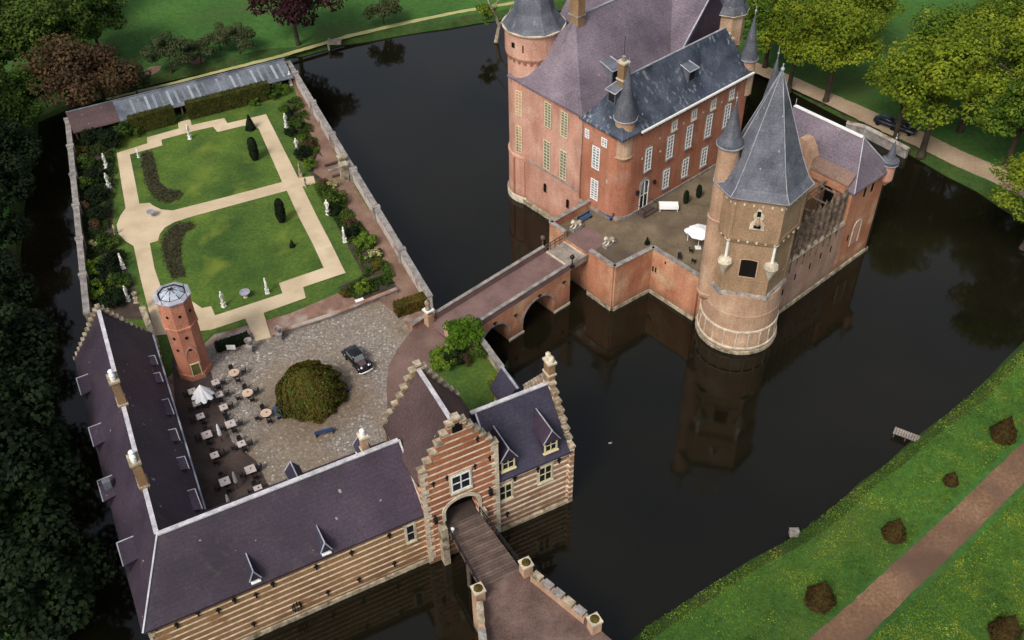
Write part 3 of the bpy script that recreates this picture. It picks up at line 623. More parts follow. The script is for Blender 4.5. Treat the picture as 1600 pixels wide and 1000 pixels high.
# ================================================================== EAST WING
ew = thing('east_wing', 'tan brick wing with pale stone stripes and two gabled dormers, right of the gate', 'building', B.w(9.8, 4.6, 0))
m = MB(); m.box(B, 5.6, 13.75, .32, 9.2, -.8, 7.9); m.box(B, 11.4, 13.7, 9.203, 12.2, 3.5, 6.4); m.build('wall', 'band_tan', ew)
gable_roof(ew, 'slate_blue', B, 5.72, 13.72, -.02, 9.4, 7.95, 13.15, 'q')
gable_roof(ew, 'slate_blue', B, 11.1, 14.0, 9.3, 12.6, 6.5, 8.9, 'n', name='rear_roof')
ridge_cap(ew, B.w(12.55, 9, 8.93), B.w(12.55, 12.6, 8.93), .25, 'lead')
ridge_cap(ew, B.w(5.3, 4.69, 13.2), B.w(13.6, 4.69, 13.2), .4)
ridge_cap(ew, B.w(5.74, .2, 8.2), B.w(5.74, 4.69, 13.2), .16, 'ridge', 'verge')
crow_gable(ew, wall_q(B, 13.85, 1), .0, 9.5, 8.1, 14.0, 8, 'band_tan', -.35, .1, -.8, name='stepped_gable')
chimney(ew, B, 13.75, 4.75, 13.6, 15.9, .34, .5, 'brick_yel', 2, 'stone', 'stone', along='n')
m = MB()
for k in range(14): m.box(B, 13.55-.25*(k % 2), 13.98, .24, .32, .2+k*.56, .2+k*.56+.42)
m.build('quoins', 'stone', ew)
m = MB(); m.box(B, 5.8, 13.98, -.02, .30, -.8, .35); m.build('plinth', 'stone_dirty', ew)
fe = wall_n(B, .32)
window(ew, fe, 6.55, 4.5, 6.75, 1.45, 2, 2, 'cream', trim='stone', bw=.12)
window(ew, fe, 10.9, 4.75, 7.0, 1.5, 2, 2, 'cream', trim='stone', bw=.12)
anchors(ew, fe, [plane_n(B, x, y, .3) for x, y in ((804, 747), (840, 733), (873, 719), (768, 783), (792, 803))])
fs2 = lambda q, n, z: z-(7.95+(n/4.7)*5.2)
for px, py in ((790, 728), (856, 700)):
    q, n, z = hit(B, px, py, fs2, 13); dormer(ew, B, (q, n-.5), (0, -1), (1, 0), 1.4, 1.6, z+.15, 2.4, 'slate_violet', 'cream', 1.5)
# ================================================================== DOVECOTE TOWER
dt = thing('octagonal_tower', 'slim octagonal tower of salmon brick with a lead rim and glazed top beside the courtyard', 'tower', B.w(-15.35, 32.2, GZ))
c = B.w(-15.35, 32.2)
pr = [(1.95, GZ-.2), (1.9, 5.2), (1.78, 5.3), (1.78, 11.6), (1.9, 11.7), (1.9, 11.95), (1.8, 12.0), (1.8, 15.3)]
m = MB(); m.lathe((c.x, c.y), pr, 8, ph=B.a+math.pi/8); m.build('wall', 'brick_tower', dt)
def face8(k, r): # face k of the octagon
    a = B.a+math.radians(k*45); return lambda s_, z, d: Vector((c.x+math.cos(a)*(r*math.cos(math.pi/8)+d)-math.sin(a)*s_, c.y+math.sin(a)*(r*math.cos(math.pi/8)+d)+math.cos(a)*s_, z))
for k in (4, 5, 6, 7, 0):
    f = face8(k, 1.78); m = MB()
    if k == 6:
        g_ = MB(); g_.wbox(f, -.42, .42, GZ, 6.7, .02, .07); dd = g_.build('door', 'door', dt); g_ = MB(); g_.wbox(f, -.52, -.43, GZ, 6.8, .02, .12); g_.wbox(f, .43, .52, GZ, 6.8, .02, .12); g_.wbox(f, -.52, .52, 6.8, 6.92, .02, .12); g_.build('frame', 'cream', dd)
    for z in (8.9, 10.6, 13.6):
        if z == 13.6 or k in (5, 6):
            o_ = [(0.17*math.cos(t), z+.2*math.sin(t)) for t in [i*math.pi/4 for i in range(8)]]; m.slab(o_, [], f, .02, .05)
    if m.v: m.build('vent_hole', 'dark', dt)
f = face8(6, 1.78); m = MB(); m.slab([(.62*math.cos(t), 8.1+.62*1.9*math.sin(t)) for t in [i*math.pi/12 for i in range(13)]]+[(.5*math.cos(t), 8.1+.5*1.9*math.sin(t)) for t in [i*math.pi/12 for i in range(12, -1, -1)]], [], f, .01, .06); m.build('arch_moulding', 'brick_castle', dt)
m = MB(); m.lathe((c.x, c.y), [(1.0, 15.2), (1.93, 15.25), (1.98, 15.45), (1.5, 15.62), (1.42, 15.5), (1.42, 15.3)], 8, False, False, ph=B.a+math.pi/8); m.build('lead_rim', 'lead', dt)
m = MB(); m.lathe((c.x, c.y), [(1.43, 15.45), (.8, 15.85), (.02, 16.1)], 8, ph=B.a+math.pi/8); m.build('glass_roof', flat('skylight glass', (.42, .47, .54), .25, .5, 0, .25), dt)
m = MB()
for k in range(8):
    a = B.a+math.pi/8+k*math.pi/4; p = Vector((c.x+1.45*math.cos(a), c.y+1.45*math.sin(a), 15.5)); p2 = Vector((c.x+1.45*math.cos(a+math.pi/4), c.y+1.45*math.sin(a+math.pi/4), 15.5))
    m.bar(p, Vector((c.x, c.y, 16.16)), .07); m.bar(p, p2, .16)
m.build('glazing_bars', 'iron', dt)
for k in (5, 7): m = MB(); p = face8(k, 1.95)(0, 15.5, 0); m.tube([p, p+Vector((0, 0, 1.9))], .035, 6); m.build('mast', 'iron', dt)
# ================================================================== GALLERY and garden walls
gl = thing('garden_gallery', 'long low gallery with a grey lead roof along the far end of the garden', 'building', B.w(1, 88, GZ))
m = MB(); m.box(B, -18.2, 14.6, 89.2, 89.6, 0, 7.0); m.box(B, -18.2, -17.9, 86, 89.2, GZ, 6.0)
for k in range(12): m.box(B, -17.6+k*2.9, -17.35+k*2.9, 86.0, 86.25, GZ, 6.05)
m.build('wall', 'brick_yel', gl)
r0 = MB(); a = [B.w(-11.8, 85.6, 6.1), B.w(14.3, 85.6, 6.1), B.w(14.3, 89.9, 7.15), B.w(-11.8, 89.9, 7.15)]; r0.hexa(a, [p+Vector((0, 0, .12)) for p in a]); r0.build('roof', 'lead_dark', gl)
r0 = MB(); a = [B.w(-18.4, 85.6, 6.1), B.w(-11.82, 85.6, 6.1), B.w(-11.82, 89.9, 7.15), B.w(-18.4, 89.9, 7.15)]; r0.hexa(a, [p+Vector((0, 0, .12)) for p in a]); r0.build('roof', 'tile_brown', gl)
for k in range(22):
    if k == 11: continue
    m = MB(); q0 = -9.6+k*1.07; m.hexa([B.w(q0, 86.1, 6.36), B.w(q0+.38, 86.1, 6.36), B.w(q0+.38, 89.2, 7.115), B.w(q0, 89.2, 7.115)], [B.w(q0, 86.1, 6.40), B.w(q0+.38, 86.1, 6.40), B.w(q0+.38, 89.2, 7.15), B.w(q0, 89.2, 7.15)])
    m.build('skylight', X.setdefault('skyglass%d' % (k % 3), flat('roof light glass', ((.24, .27, .29), (.17, .19, .2), (.34, .37, .4))[k % 3], .3, .5, 0, .5)), gl)
ridge_cap(gl, B.w(-18.4, 89.9, 7.32), B.w(14.5, 89.9, 7.32), .2, 'lead_dark')
m = MB(); m.box(B, -17.8, 14.4, 86.9, 87.0, GZ, 6.2); m.build('shade_panel', 'dark', gl)  # near-black sheet stands in for the shade inside the open gallery front
def garden_wall(label, pts, z0, z1, th, mt, cap, posts=0, group=None, frame=B, capw=.12):
    a = frame.w(*pts[0]); r = thing('garden_wall', label, 'wall', (a.x, a.y, z0), group)
    wm, cm, pm = MB(), MB(), MB()
    for (q0, n0), (q1, n1) in zip(pts, pts[1:]):
        P0, P1 = frame.w(q0, n0), frame.w(q1, n1); d = (P1-P0); L_ = d.length; d.normalize(); nv = Vector((-d.y, d.x, 0))*th/2
        c4 = [P0-nv, P1-nv, P1+nv, P0+nv]; up = lambda p, z: Vector((p.x, p.y, z))
        wm.hexa([up(p, z0) for p in c4], [up(p, z1) for p in c4]); nv2 = nv*(1+2*capw/th); c5 = [P0-nv2, P1-nv2, P1+nv2, P0+nv2]
        cm.hexa([up(p, z1+.003) for p in c5], [up(p, z1+.16) for p in c5])
        if posts:
            for k in range(1, int(L_/posts)+1):
                p = P0+d*(k*posts)
                if k*posts > L_-.5: break
                e = d*.28; nn = nv*(1+.5/th); c6 = [p-e-nn, p+e-nn, p+e+nn, p-e+nn]; pm.hexa([up(x, z0) for x in c6], [up(x, z1+.32) for x in c6])
    wm.build('wall', mt, r); cm.build('coping', cap, r)
    if pm.v: pm.build('pier', cap, r)
    return r
whitew = surf('limewashed brick', (.34, .29, .25), (.66, .62, .56), .5, 4, .35, .9, .3, c3=(.22, .13, .10), s3=.5, t3=(.52, .66)); X['limewash'] = whitew
garden_wall('long limewashed wall with grey coping between the garden and the moat beside the castle', [(11.6, 28.9), (15.1, 90.6)], 3.0, 6.3, .5, 'limewash', 'stone_grey', 9.6)
garden_wall('weathered outer wall of the garden along the dark moat on the left', [(-24.1, 44.8), (-18.4, 90.0)], 2.0, 6.3, .5, 'brick_wall', 'stone_grey', 7.5)
garden_wall('low garden wall under ivy beside the small lawn behind the gatehouse', [(13.9, 13.0), (13.9, 20.4), (12.5, 20.8)], 1.0, 5.7, .4, 'stone_dirty', 'stone_grey')
garden_wall('low dark kerb wall between the garden and the courtyard', [B.g(425, 528, GZ), B.g(520, 497, GZ), B.g(621, 457, GZ)], GZ, 5.0, .28, 'stone_grey', 'brick_wall')
garden_wall('curved low wall at the edge of the carriageway beside the clipped hedge', [B.g(643, 515, GZ), B.g(660, 503, GZ), B.g(672, 494, GZ)], GZ, 5.1, .3, 'brick_terr', 'stone_grey')
garden_wall('short brick wall with stepped top between the tower and the west range', [B.g(222, 480, 6), B.g(246, 545, 6)], GZ-1, 6.0, .45, 'band_tan', 'stone_dirty')
garden_wall('pale quay wall on the far bank of the moat beside the sandy lane', [M.q(A(x, y, 1.0)) for x, y in ((1322, 196), (1350, 203), (1392, 224), (1418, 238))], -.5, 1.5, .5, 'stone_grey', 'limewash', frame=M)
# ================================================================== CASTLE
ck = thing('castle', 'large pink brick castle wing block with steep violet and dark slate roofs above the moat', 'castle', M.w(8, 8, 0))
def corner_pts(q0, q1, n0, n1, r, k=8):
    pts = [(q0+r-r*math.sin(t), n0+r-r*math.cos(t)) for t in [math.pi/2*(1-i/k) for i in range(k+1)]]
    return pts+[(q1, n0), (q1, n1), (q0, n1)]
m = MB(); m.poly([M.w(*p) for p in corner_pts(-1.2, 22.4, -1.0, 5.7, 2.4)], 4.5, 18.35); m.build('wall', 'brick_red', ck)
m = MB(); m.box(M, -1.2, 26, 5.72, 18.9, -.8, 18.7); m.build('wall', 'brick_castle', ck, )['label'] = 'pink weathered brick wall rising straight from the moat'
m = MB(); m.poly([M.w(*p) for p in corner_pts(-1.34, 22.5, -1.14, 5.6, 2.5)], TZ, 6.35); m.build('plinth', 'stone_grey', ck)
m = MB(); m.box(M, -1.42, -.9, 5.4, 16.5, -.8, .75); m.build('plinth', 'stone_dirty', ck)
m = MB(); m.poly([M.w(*p) for p in corner_pts(-1.45, 22.7, -1.25, 5.6, 2.5)], 18.2, 18.42); m.build('gutter', 'lead', ck)
m = MB(); m.box(M, 1.6, 22.6, -1.62, -1.37, 18.2, 18.42); m.build('gutter', 'white', ck)
m = MB(); fm_ = wall_n(M, -1.0)
for k in range(32): m = MB(); m.wbox(fm_, 2+k*.63, 2.16+k*.63, 17.55, 17.8, .0, .14); m.build('cornice_block', 'iron', ck)
gable_roof(ck, 'slate_dark', M, -1.55, 22.8, -1.35, 5.95, 18.43, 23.9, 'q', hip0=3.3, hip1=2.4, curve=1.22, steps=6)['label'] = 'dark blue slate roof with pale streaks'
gable_roof(ck, 'slate_light', M, -1.6, 27, 5.35, 19.1, 18.75, 27.4, 'q', hip0=5.2, curve=1.16, steps=6, th=.2)
gable_roof(ck, 'slate_light', M, 14.6, 28.6, 5.6, 26.5, 18.8, 27.6, 'n', name='cross_roof', th=.2)
m = MB(); m.add([M.w(14.8, 5.58, 18.0), M.w(28.4, 5.58, 18.0), M.w(21.6, 5.58, 27.4), M.w(14.8, 5.9, 18.0), M.w(28.4, 5.9, 18.0), M.w(21.6, 5.9, 27.4)], [(0, 1, 2), (5, 4, 3), (0, 3, 4, 1), (1, 4, 5, 2), (2, 5, 3, 0)]); m.build('gable_wall', 'slate_violet', ck)
m = MB(); m.box(M, 22.0, 28.3, 5.75, 26.2, 4, 18.75); m.build('rear_wall', 'brick_red', ck)
ridge_cap(ck, M.w(1.8, 2.3, 23.93), M.w(20.3, 2.3, 23.93), .18, 'lead'); ridge_cap(ck, M.w(3.7, 12.22, 27.43), M.w(21.6, 12.22, 27.5), .2, 'lead')
ridge_cap(ck, M.w(14.75, 5.62, 18.95), M.w(21.6, 5.62, 27.62), .16, 'lead', 'verge')
fL = wall_q(M, -1.2, -1); fR = wall_n(M, -1.0, -1)
for n_, zz in ((11.75, (14.2, 17.75)), (8.75, (14.15, 17.75)), (11.85, (7.8, 12.15)), (8.78, (7.8, 12.1))): window(ck, fL, n_, zz[0], zz[1], 1.25, 2, 9, 'cream', 'shutter', bw=.1)
for n_, z0, z1, w_, k in ((3.1, 12.2, 15.4, 1.3, 8), (3.1, 7.6, 10.6, 1.3, 8), (4.75, 15.9, 17.1, .75, 3), (1.85, 16.0, 17.2, .95, 3)): window(ck, fL, n_, z0, z1, w_, 2, k, 'white', 'pane_pale', bw=.14, trim=None)
for s_ in (3.7, 7.7, 11.25, 15.05, 18.7): window(ck, fR, s_, 11.8, 15.05, 1.15, 2, 6, 'white', 'pane_pale', bw=.11, trim='stone_grey')
for s_ in (7.55, 11.25, 14.95, 18.7): window(ck, fR, s_, 7.35, 10.15, 1.15, 2, 5, 'white', 'pane_pale', bw=.11, trim='stone_grey')
for s_ in (8.15, 11.8, 15.5, 19.1): window(ck, fR, s_, 15.75, 16.95, .85, 2, 2, 'white', 'pane_pale', trim='stone')
p = window(ck, fR, 3.45, 6.1, 10.5, 1.6, 2, 2, 'white', arched=.7, bw=.14, label='arched white glazed door')
p.name = 'door'
m = MB(); o_ = [(3.45-.95, 8.9), (3.45-.8, 8.9)]+arch_pts(2.65, 4.25, 9.8, .75)[::-1]+[(4.25, 8.9), (4.4, 8.9)]+arch_pts(2.5, 4.4, 9.8, 1.0); m.slab(o_, [], fR, .02, .12); m.build('door_arch', 'stone_grey', ck)
m = MB(); m.box(M, 2.2, 4.7, -2.6, -1.2, TZ, 6.12); m.box(M, 2.4, 4.5, -2.1, -1.2, 6.123, 6.32); m.build('door_step', 'paving_dark', ck)
m = MB(); m.tube([M.w(2.25, -2.5, 6.1), M.w(2.25, -2.5, 7.1), M.w(2.25, -1.2, 7.2)], .04, 6); m.tube([M.w(4.6, -2.5, 6.1), M.w(4.6, -2.5, 7.1), M.w(4.6, -1.2, 7.2)], .04, 6); m.build('handrail', 'iron', ck)
m = MB(); m.wbox(fR, 4.95, 5.25, 9.2, 9.75, .1, .4); m.wbox(fR, 1.85, 2.15, 9.0, 9.55, .1, .4); m.build('wall_lantern', 'iron', ck)
m = MB()
for s_, z in ((5.6, 15.6), (9.9, 15.9), (13.6, 16.0), (17.2, 16.0), (2.6, 14.0), (5.9, 13.6)): m.wbox(fR, s_-.11, s_+.11, z-.13, z+.13, .02, .08)
m.wbox(fL, .95, 1.2, 11.1, 11.6, .02, .06); m.build('stone_block', 'stone', ck)
m = MB(); m.box(M, -1.31, -1.2, 6.0, 15.5, 7.35, 7.55); m.build('string_course', 'stone_grey', ck)
m = MB(); m.tube([M.w(-1.3, 5.62, 4.5), M.w(-1.3, 5.62, 18.4)], .09, 8); m.build('drainpipe', 'brick_wall', ck)
for n_, z in ((12.15, 4.7), (7.8, 4.4)):
    m = MB(); m.slab([(n_-.28, z-.7), (n_+.28, z-.7)]+arch_pts(n_-.28, n_+.28, z+.4, .3, 6), [], fL, .01, .05); w_ = m.build('slit_window', 'dark', ck)
    m = MB(); m.wbox(fL, n_-.34, n_-.285, z-.7, z+.4, .02, .08); m.build('frame', 'brick_red', w_)
chimney(ck, M, 1.75, 2.3, 22.6, 25.9, .42, .5, 'brick_yel', 1, 'stone', 'stone_grey')
chimney(ck, M, 3.85, 12.2, 25.5, 31.5, .6, .75, 'brick_yel', 1, 'stone_grey', 'stone')
chimney(ck, M, 23.6, 3.9, 17, 20.6, .42, .5, 'brick_base', 1, 'stone', 'stone')
m = MB(); p = M.w(1.75, 2.3); m.tube([(p.x, p.y, 26.9), (p.x, p.y, 29.2)], .03, 6); m.build('lightning_rod', 'iron', ck)
fd = lambda q, n, z: z-(18.43+5.47*max(0, (n+1.35)/3.65)**1.22)
q_, n_, z_ = hit(M, 1076, 118, fd, 24); 
def skydorm(fr, q_, n_, z_, out, along, s=1.0, name='roof_hatch'):
    def P(a, z, d): return fr.w(q_+along[0]*a+out[0]*d, n_+along[1]*a+out[1]*d, z)
    m = MB(); m.hexa([P(-.6*s, z_-.6, .5*s), P(.6*s, z_-.6, .5*s), P(.6*s, z_-.3, -1.3*s), P(-.6*s, z_-.3, -1.3*s)], [P(-.6*s, z_+.9*s, .5*s), P(.6*s, z_+.9*s, .5*s), P(.6*s, z_+1.3*s, -1.3*s), P(-.6*s, z_+1.3*s, -1.3*s)])
    d = m.build(name, 'slate_cone', ck)
    m = MB(); a = [P(-.85*s, z_+.92*s, .8*s), P(.85*s, z_+.92*s, .8*s), P(.7*s, z_+1.4*s, -1.5*s), P(-.7*s, z_+1.4*s, -1.5*s)]; m.hexa(a, [x+Vector((0, 0, .1)) for x in a]); m.build('lid', 'lead_dark', d); m = MB(); a = [x+Vector((0, 0, .13)) for x in a]; m.bar(a[0], a[1], .08); m.bar(a[1], a[2], .07); m.bar(a[0], a[3], .07); m.build('lid_edge', 'ridge', d)
    m = MB(); f2 = lambda a, z, dd: P(a, z, .5*s+dd); m.wbox(f2, -.45*s, .45*s, z_-.3, z_+.8*s, .01, .06); m.build('pane', 'glass', d); return d
skydorm(M, q_, n_, z_, (0, -1), (1, 0), 1.05)
skydorm(M, *hit(M, 960, 152, lambda q, n, z: z-(18.43+5.47*max(0, (q+1.55)/3.3)**1.22), 24), (-1, 0), (0, 1), 1.0)
skydorm(M, *hit(M, 957, 118, lambda q, n, z: z-(18.75+8.65*max(0, (n-5.35)/6.87)**1.16), 27), (0, -1), (1, 0), 1.25)
def turret(root, fr, q, n, prof, cone, mt, n_=20, cmt='slate_cone', band='lead', rod=True, name='turret'):
    p = fr.w(q, n); m = MB(); m.lathe((p.x, p.y), prof, n_); t = m.build(name, mt, root, smooth=False)
    k = MB(); k.lathe((p.x, p.y), cone, n_); k.build('spire', cmt, t)
    b = MB(); r, z = cone[0]; b.lathe((p.x, p.y), [(r-.1, z-.12), (r+.05, z-.1), (r+.05, z+.02), (r-.1, z+.04)], n_, False, False); b.build('eave_band', band, t)
    if rod: f = MB(); zt = cone[-1][1]; f.tube([(p.x, p.y, zt-.2), (p.x, p.y, zt+1.0)], .04, 6); f.ball((p.x, p.y, zt+.35), .13, .13, .13, 8, 5); f.build('finial', 'lead', t)
    return t
turret(ck, M, .35, .2, [(.3, 13.9), (1.1, 14.7), (1.3, 15.1), (1.22, 15.3), (1.22, 20.2)], [(1.42, 20.2), (1.25, 20.7), (.85, 22.5), (.4, 25.0), (.03, 26.9)], 'brick_base')
turret(ck, M, 22.6, -.3, [(.25, 14.2), (1.0, 15.0), (1.0, 20.0)], [(1.2, 20.0), (.95, 20.8), (.45, 23.4), (.02, 26.0)], 'brick_base')
# round tower
rt = thing('round_tower', 'round pink brick tower with flared grey roof at the left corner of the castle', 'tower', M.w(1.9, 17.8, 0))
c = M.w(1.9, 17.8)
m = MB(); m.lathe((c.x, c.y), [(3.55, -.8), (3.55, .9), (3.42, .95), (3.4, 6.9), (3.5, 7.0), (3.5, 7.3), (3.3, 7.4), (3.35, 21.3), (3.68, 21.9), (3.68, 25.3)], 32); m.build('wall', 'brick_castle', rt)
m = MB(); m.lathe((c.x, c.y), [(3.95, 25.2), (4.0, 25.35), (3.4, 26.0), (2.6, 27.3), (1.9, 30), (1.1, 34), (.05, 39)], 10); m.build('roof', 'slate_cone', rt)
m = MB(); m.lathe((c.x, c.y), [(3.5, 25.1), (4.02, 25.15), (4.04, 25.3), (3.5, 25.4)], 32, False, False); m.build('eave_band', 'stone', rt)
m = MB(); m.lathe((c.x, c.y), [(3.58, -.8), (3.66, -.8), (3.66, .9), (3.58, .98)], 32, False, False); m.build('plinth', 'stone', rt)
m = MB()
for k in range(26):
    a = k*2*math.pi/26; u = Vector((math.cos(a), math.sin(a), 0)); v = Vector((-u.y, u.x, 0))
    m.hexa([c+u*3.3+v*s+Vector((0, 0, 21.1))+u*e for s, e in ((-.16, 0), (-.16, .14), (.16, .14), (.16, 0))], [c+u*3.3+v*s+Vector((0, 0, 21.75))+u*e for s, e in ((-.16, 0), (-.16, .36), (.16, .36), (.16, 0))])
m.build('corbel_table', 'brick_red', rt)
def cyl_fn(c, r, a): 
    return lambda s_, z, d: Vector((c.x+(r+d)*math.cos(a+s_/r), c.y+(r+d)*math.sin(a+s_/r), z))
aw = M.a+math.radians(183)
fC = cyl_fn(c, 3.3, aw+.15)
window(rt, fC, 0, 13.6, 17.2, 1.0, 2, 8, 'cream', 'shutter', bw=.1); window(rt, fC, 0, 7.9, 12.0, 1.0, 2, 9, 'cream', 'shutter', bw=.1)
m = MB(); f2 = cyl_fn(c, 3.68, aw); m.slab([(-.25, 23.2), (.25, 23.2), (.25, 23.9), (-.25, 23.9)], [], f2, -.02, .03); m.slab([(1.4, 22.9), (1.55, 22.9), (1.55, 23.9), (1.4, 23.9)], [], f2, -.02, .03)
f3 = cyl_fn(c, 3.3, aw-.2); m.slab([(-.28, 17.9), (.28, 17.9)]+arch_pts(-.28, .28, 19.5, .3, 6), [], f3, -.02, .03); m.build('slit_window', 'dark', rt)
m = MB()
for a in (.45, .95, -.1): m.wbox(cyl_fn(c, 3.42, aw+a), -.14, .14, .9, 6.9, -.05, .14)
m.build('pilaster', 'brick_red', rt)
# rear stair tower
bt = thing('stair_turret', 'octagonal brick stair tower behind the castle roofs, cut by the top photo edge', 'tower', M.w(25.6, 5.7, 17.6))
c = M.w(25.6, 5.7); m = MB(); m.lathe((c.x, c.y), [(1.2, 17.6), (1.9, 18.9), (2.1, 19.2), (2.0, 19.3), (2.0, 23.6)], 8); m.build('wall', 'brick_base', bt)
m = MB(); m.lathe((c.x, c.y), [(2.4, 23.5), (2.4, 23.65), (1.9, 24.5), (1.2, 27.5), (.03, 32.5)], 8); m.build('roof', 'slate_cone', bt)
m = MB(); m.lathe((c.x, c.y), [(1.9, 23.4), (2.44, 23.42), (2.46, 23.52), (1.9, 23.6)], 8, False, False); m.build('eave_band', 'stone', bt)
m = MB(); p = c+Vector((-1.2, -1.55, 0)); m.ball((p.x, p.y, 20.8), .3, .3, .4, 8, 5); m.build('opening', 'dark', bt)
# ================================================================== GREAT GATE TOWER
gt = thing('great_tower', 'tall buff brick tower with round foot and steep grey slate spire', 'tower', M.w(.5, -19.6, 0))
c = M.w(.5, -19.6)
m = MB(); m.lathe((c.x, c.y), [(4.75, -.8), (4.75, .7), (4.6, .8), (4.45, 3.1), (4.5, 5.6), (4.45, 5.7), (4.3, 8.2)], 40); m.build('round_base', 'brick_base', gt)
m = MB()
for r, z in ((4.66, .8), (4.52, 3.2)): m.lathe((c.x, c.y), [(r-.1, z-.1), (r+.08, z-.08), (r+.08, z+.12), (r-.1, z+.16)], 40, False, False)
m.build('stone_band', 'stone', gt)
m = MB(); m.lathe((c.x, c.y), [(4.6, -.8), (4.84, -.8), (4.82, .45), (4.6, .6)], 40, False, False); m.build('plinth', 'stone_dirty', gt)
m = MB()
for k in range(20): m.wbox(cyl_fn(c, 4.55, M.a+k*2*math.pi/20), -.07, .07, .85, 3.2, -.15, .05)
m.build('rib', 'stone', gt)
ANG = [142, 180, 248, 305, 345, 25, 65, 104]
def oct_ring(r, z, cc=None):
    cc = cc or (.5, -19.6); return [M.w(cc[0]+r*math.cos(math.radians(a)), cc[1]+r*math.sin(math.radians(a)), z) for a in ANG]
m = MB(); m.loft([oct_ring(4.35, 8.1), oct_ring(4.35, 15.2), oct_ring(4.72, 15.9), oct_ring(4.72, 21.55)]); m.build('shaft', 'brick_tan', gt)
m = MB(); ringc = [[c.lerp(p, 1.0) for p in oct_ring(r, z)] for r, z in ((4.3, 8.0), (4.7, 8.05), (4.6, 8.4), (4.3, 8.5))]; m.loft(ringc, False, False); m.build('stone_band', 'stone_grey', gt)
m = MB(); m.loft([oct_ring(4.2, 10.2), oct_ring(4.44, 10.22), oct_ring(4.44, 10.34), oct_ring(4.2, 10.36)], False, False); m.build('string_course', 'brick_tan', gt)
m = MB(); pr = [(5.25, 21.5), (5.3, 21.62), (4.6, 22.4), (3.6, 24.6), (2.4, 27.8), (1.2, 31.0), (.08, 34.0)]; m.loft([oct_ring(r, z) for r, z in pr]); m.build('spire', 'slate_cone', gt)
m = MB(); m.loft([oct_ring(4.6, 21.38), oct_ring(5.3, 21.44), oct_ring(5.36, 21.58), oct_ring(4.8, 21.62)], False, False); m.build('eave_band', 'lead', gt)
m = MB()
for a in range(8):
    ps = [oct_ring(r+.03, z+.03)[a] for r, z in pr[1:]]
    for p, q in zip(ps, ps[1:]): m.bar(p, q, .07)
m.build('hip_rolls', 'lead', gt)
m = MB(); m.tube([(c.x, c.y, 33.8), (c.x, c.y, 34.9)], .06, 6); m.ball((c.x, c.y, 34.3), .2, .2, .25, 8, 5); m.build('finial', 'lead', gt)
def face_fn(a0, a1, r):   # flat face between two corner angles
    P0 = Vector((.5+r*math.cos(math.radians(a0)), -19.6+r*math.sin(math.radians(a0)))); P1 = Vector((.5+r*math.cos(math.radians(a1)), -19.6+r*math.sin(math.radians(a1))))
    mid = (P0+P1)/2; t = (P1-P0).normalized(); nr = Vector((t.y, -t.x)); 
    if nr.dot(mid-Vector((.5, -19.6))) < 0: nr = -nr
    return (lambda s_, z, d: M.w(*(mid+t*s_+nr*d), z)), (P1-P0).length
ff, wf = face_fn(180, 248, 4.35)
window(gt, ff, .1, 10.7, 13.4, 2.1, 1, 1, 'brick_base', 'dark', bw=.16, arched=.3)
for a0, a1 in ((142, 180), (180, 248), (248, 305), (305, 345)):
    f_, w_ = face_fn(a0, a1, 4.72); m = MB(); k = int(w_/.95)
    for i in range(k+1):
        s_ = -w_/2+.25+(w_-.5)*i/max(1, k)
        m.wbox(f_, s_-.1, s_+.1, 20.5, 20.75, .0, .12); m.wbox(f_, s_-.1, s_+.1, 15.75, 16.0, -.02, .12)
    m.build('corbel', 'stone', gt)
    m = MB(); m.wbox(f_, -w_/2-.06, -w_/2+.35, 16, 21.3, .0, .09); m.wbox(f_, w_/2-.35, w_/2+.06, 16, 21.3, .0, .09); m.wbox(f_, -w_/2+.353, w_/2-.353, 16.1, 16.5, 0, .09); m.build('pilaster', 'brick_tan', gt)
    f_, w_ = face_fn(a0, a1, 4.35); m = MB(); m.wbox(f_, -w_/2-.04, -w_/2+.22, 8.5, 15.3, .0, .09); m.wbox(f_, w_/2-.22, w_/2+.04, 8.5, 15.3, .0, .09); m.build('pilaster', 'brick_tan', gt)
fu, wu = face_fn(180, 248, 4.72)
m = MB(); m.slab([(.2-.75, 17.6), (.2+.75, 17.6), (.95, 18.4), (.55, 18.8), (.75, 19.2), (.75, 19.5), (.45, 19.9)]+arch_pts(-.05, .45, 19.95, .3, 6)+[(-.05, 19.9), (-.35, 19.5), (-.35, 19.2), (-.15, 18.8), (-.55, 18.4)], [], fu, .01, .08); nic = m.build('relief_niche', 'stone', gt)
m = MB(); m.wbox(fu, .0, .4, 19.3, 20.0, .082, .1); m.wbox(fu, -.15, .6, 17.8, 18.2, .082, .1); m.build('recess', 'dark', nic)
m = MB(); p = fu(.2, 18.6, .2); m.ball(p, .28, .28, .45, 8, 6); m.ball((p.x, p.y, p.z+.6), .16, .16, .2, 8, 5); m.build('bust', 'brick_base', nic)
for a in (180, 248):
    p = M.w(.5+4.45*math.cos(math.radians(a)), -19.6+4.45*math.sin(math.radians(a)))
    m = MB(); m.lathe((p.x, p.y), [(.12, 10.9), (.45, 11.8), (.85, 12.7), (.7, 13.1), (.25, 13.35)], 9); k_ = m.build('corner_bracket', 'stone', gt)
    m = MB(); m.lathe((p.x, p.y), [(.17, 13.3), (.14, 15.4), (.3, 15.75)], 8); m.build('colonnette', 'white', k_)
turret(gt, M, -2.75, -17.1, [(.5, 4.9), (1.25, 6.0), (1.3, 6.4), (1.2, 6.5), (1.2, 16.6), (1.27, 16.7), (1.27, 16.9), (1.12, 17.0), (1.12, 26.2)], [(1.4, 26.1), (1.35, 26.4), (1.0, 27.0), (.65, 28.3), (.03, 31.0)], 'brick_base', 24)
m = MB(); m.tube([M.w(-2.7, -18.6, .8), M.w(-2.6, -18.45, 26)], .07, 6); m.build('drainpipe', 'iron', gt)
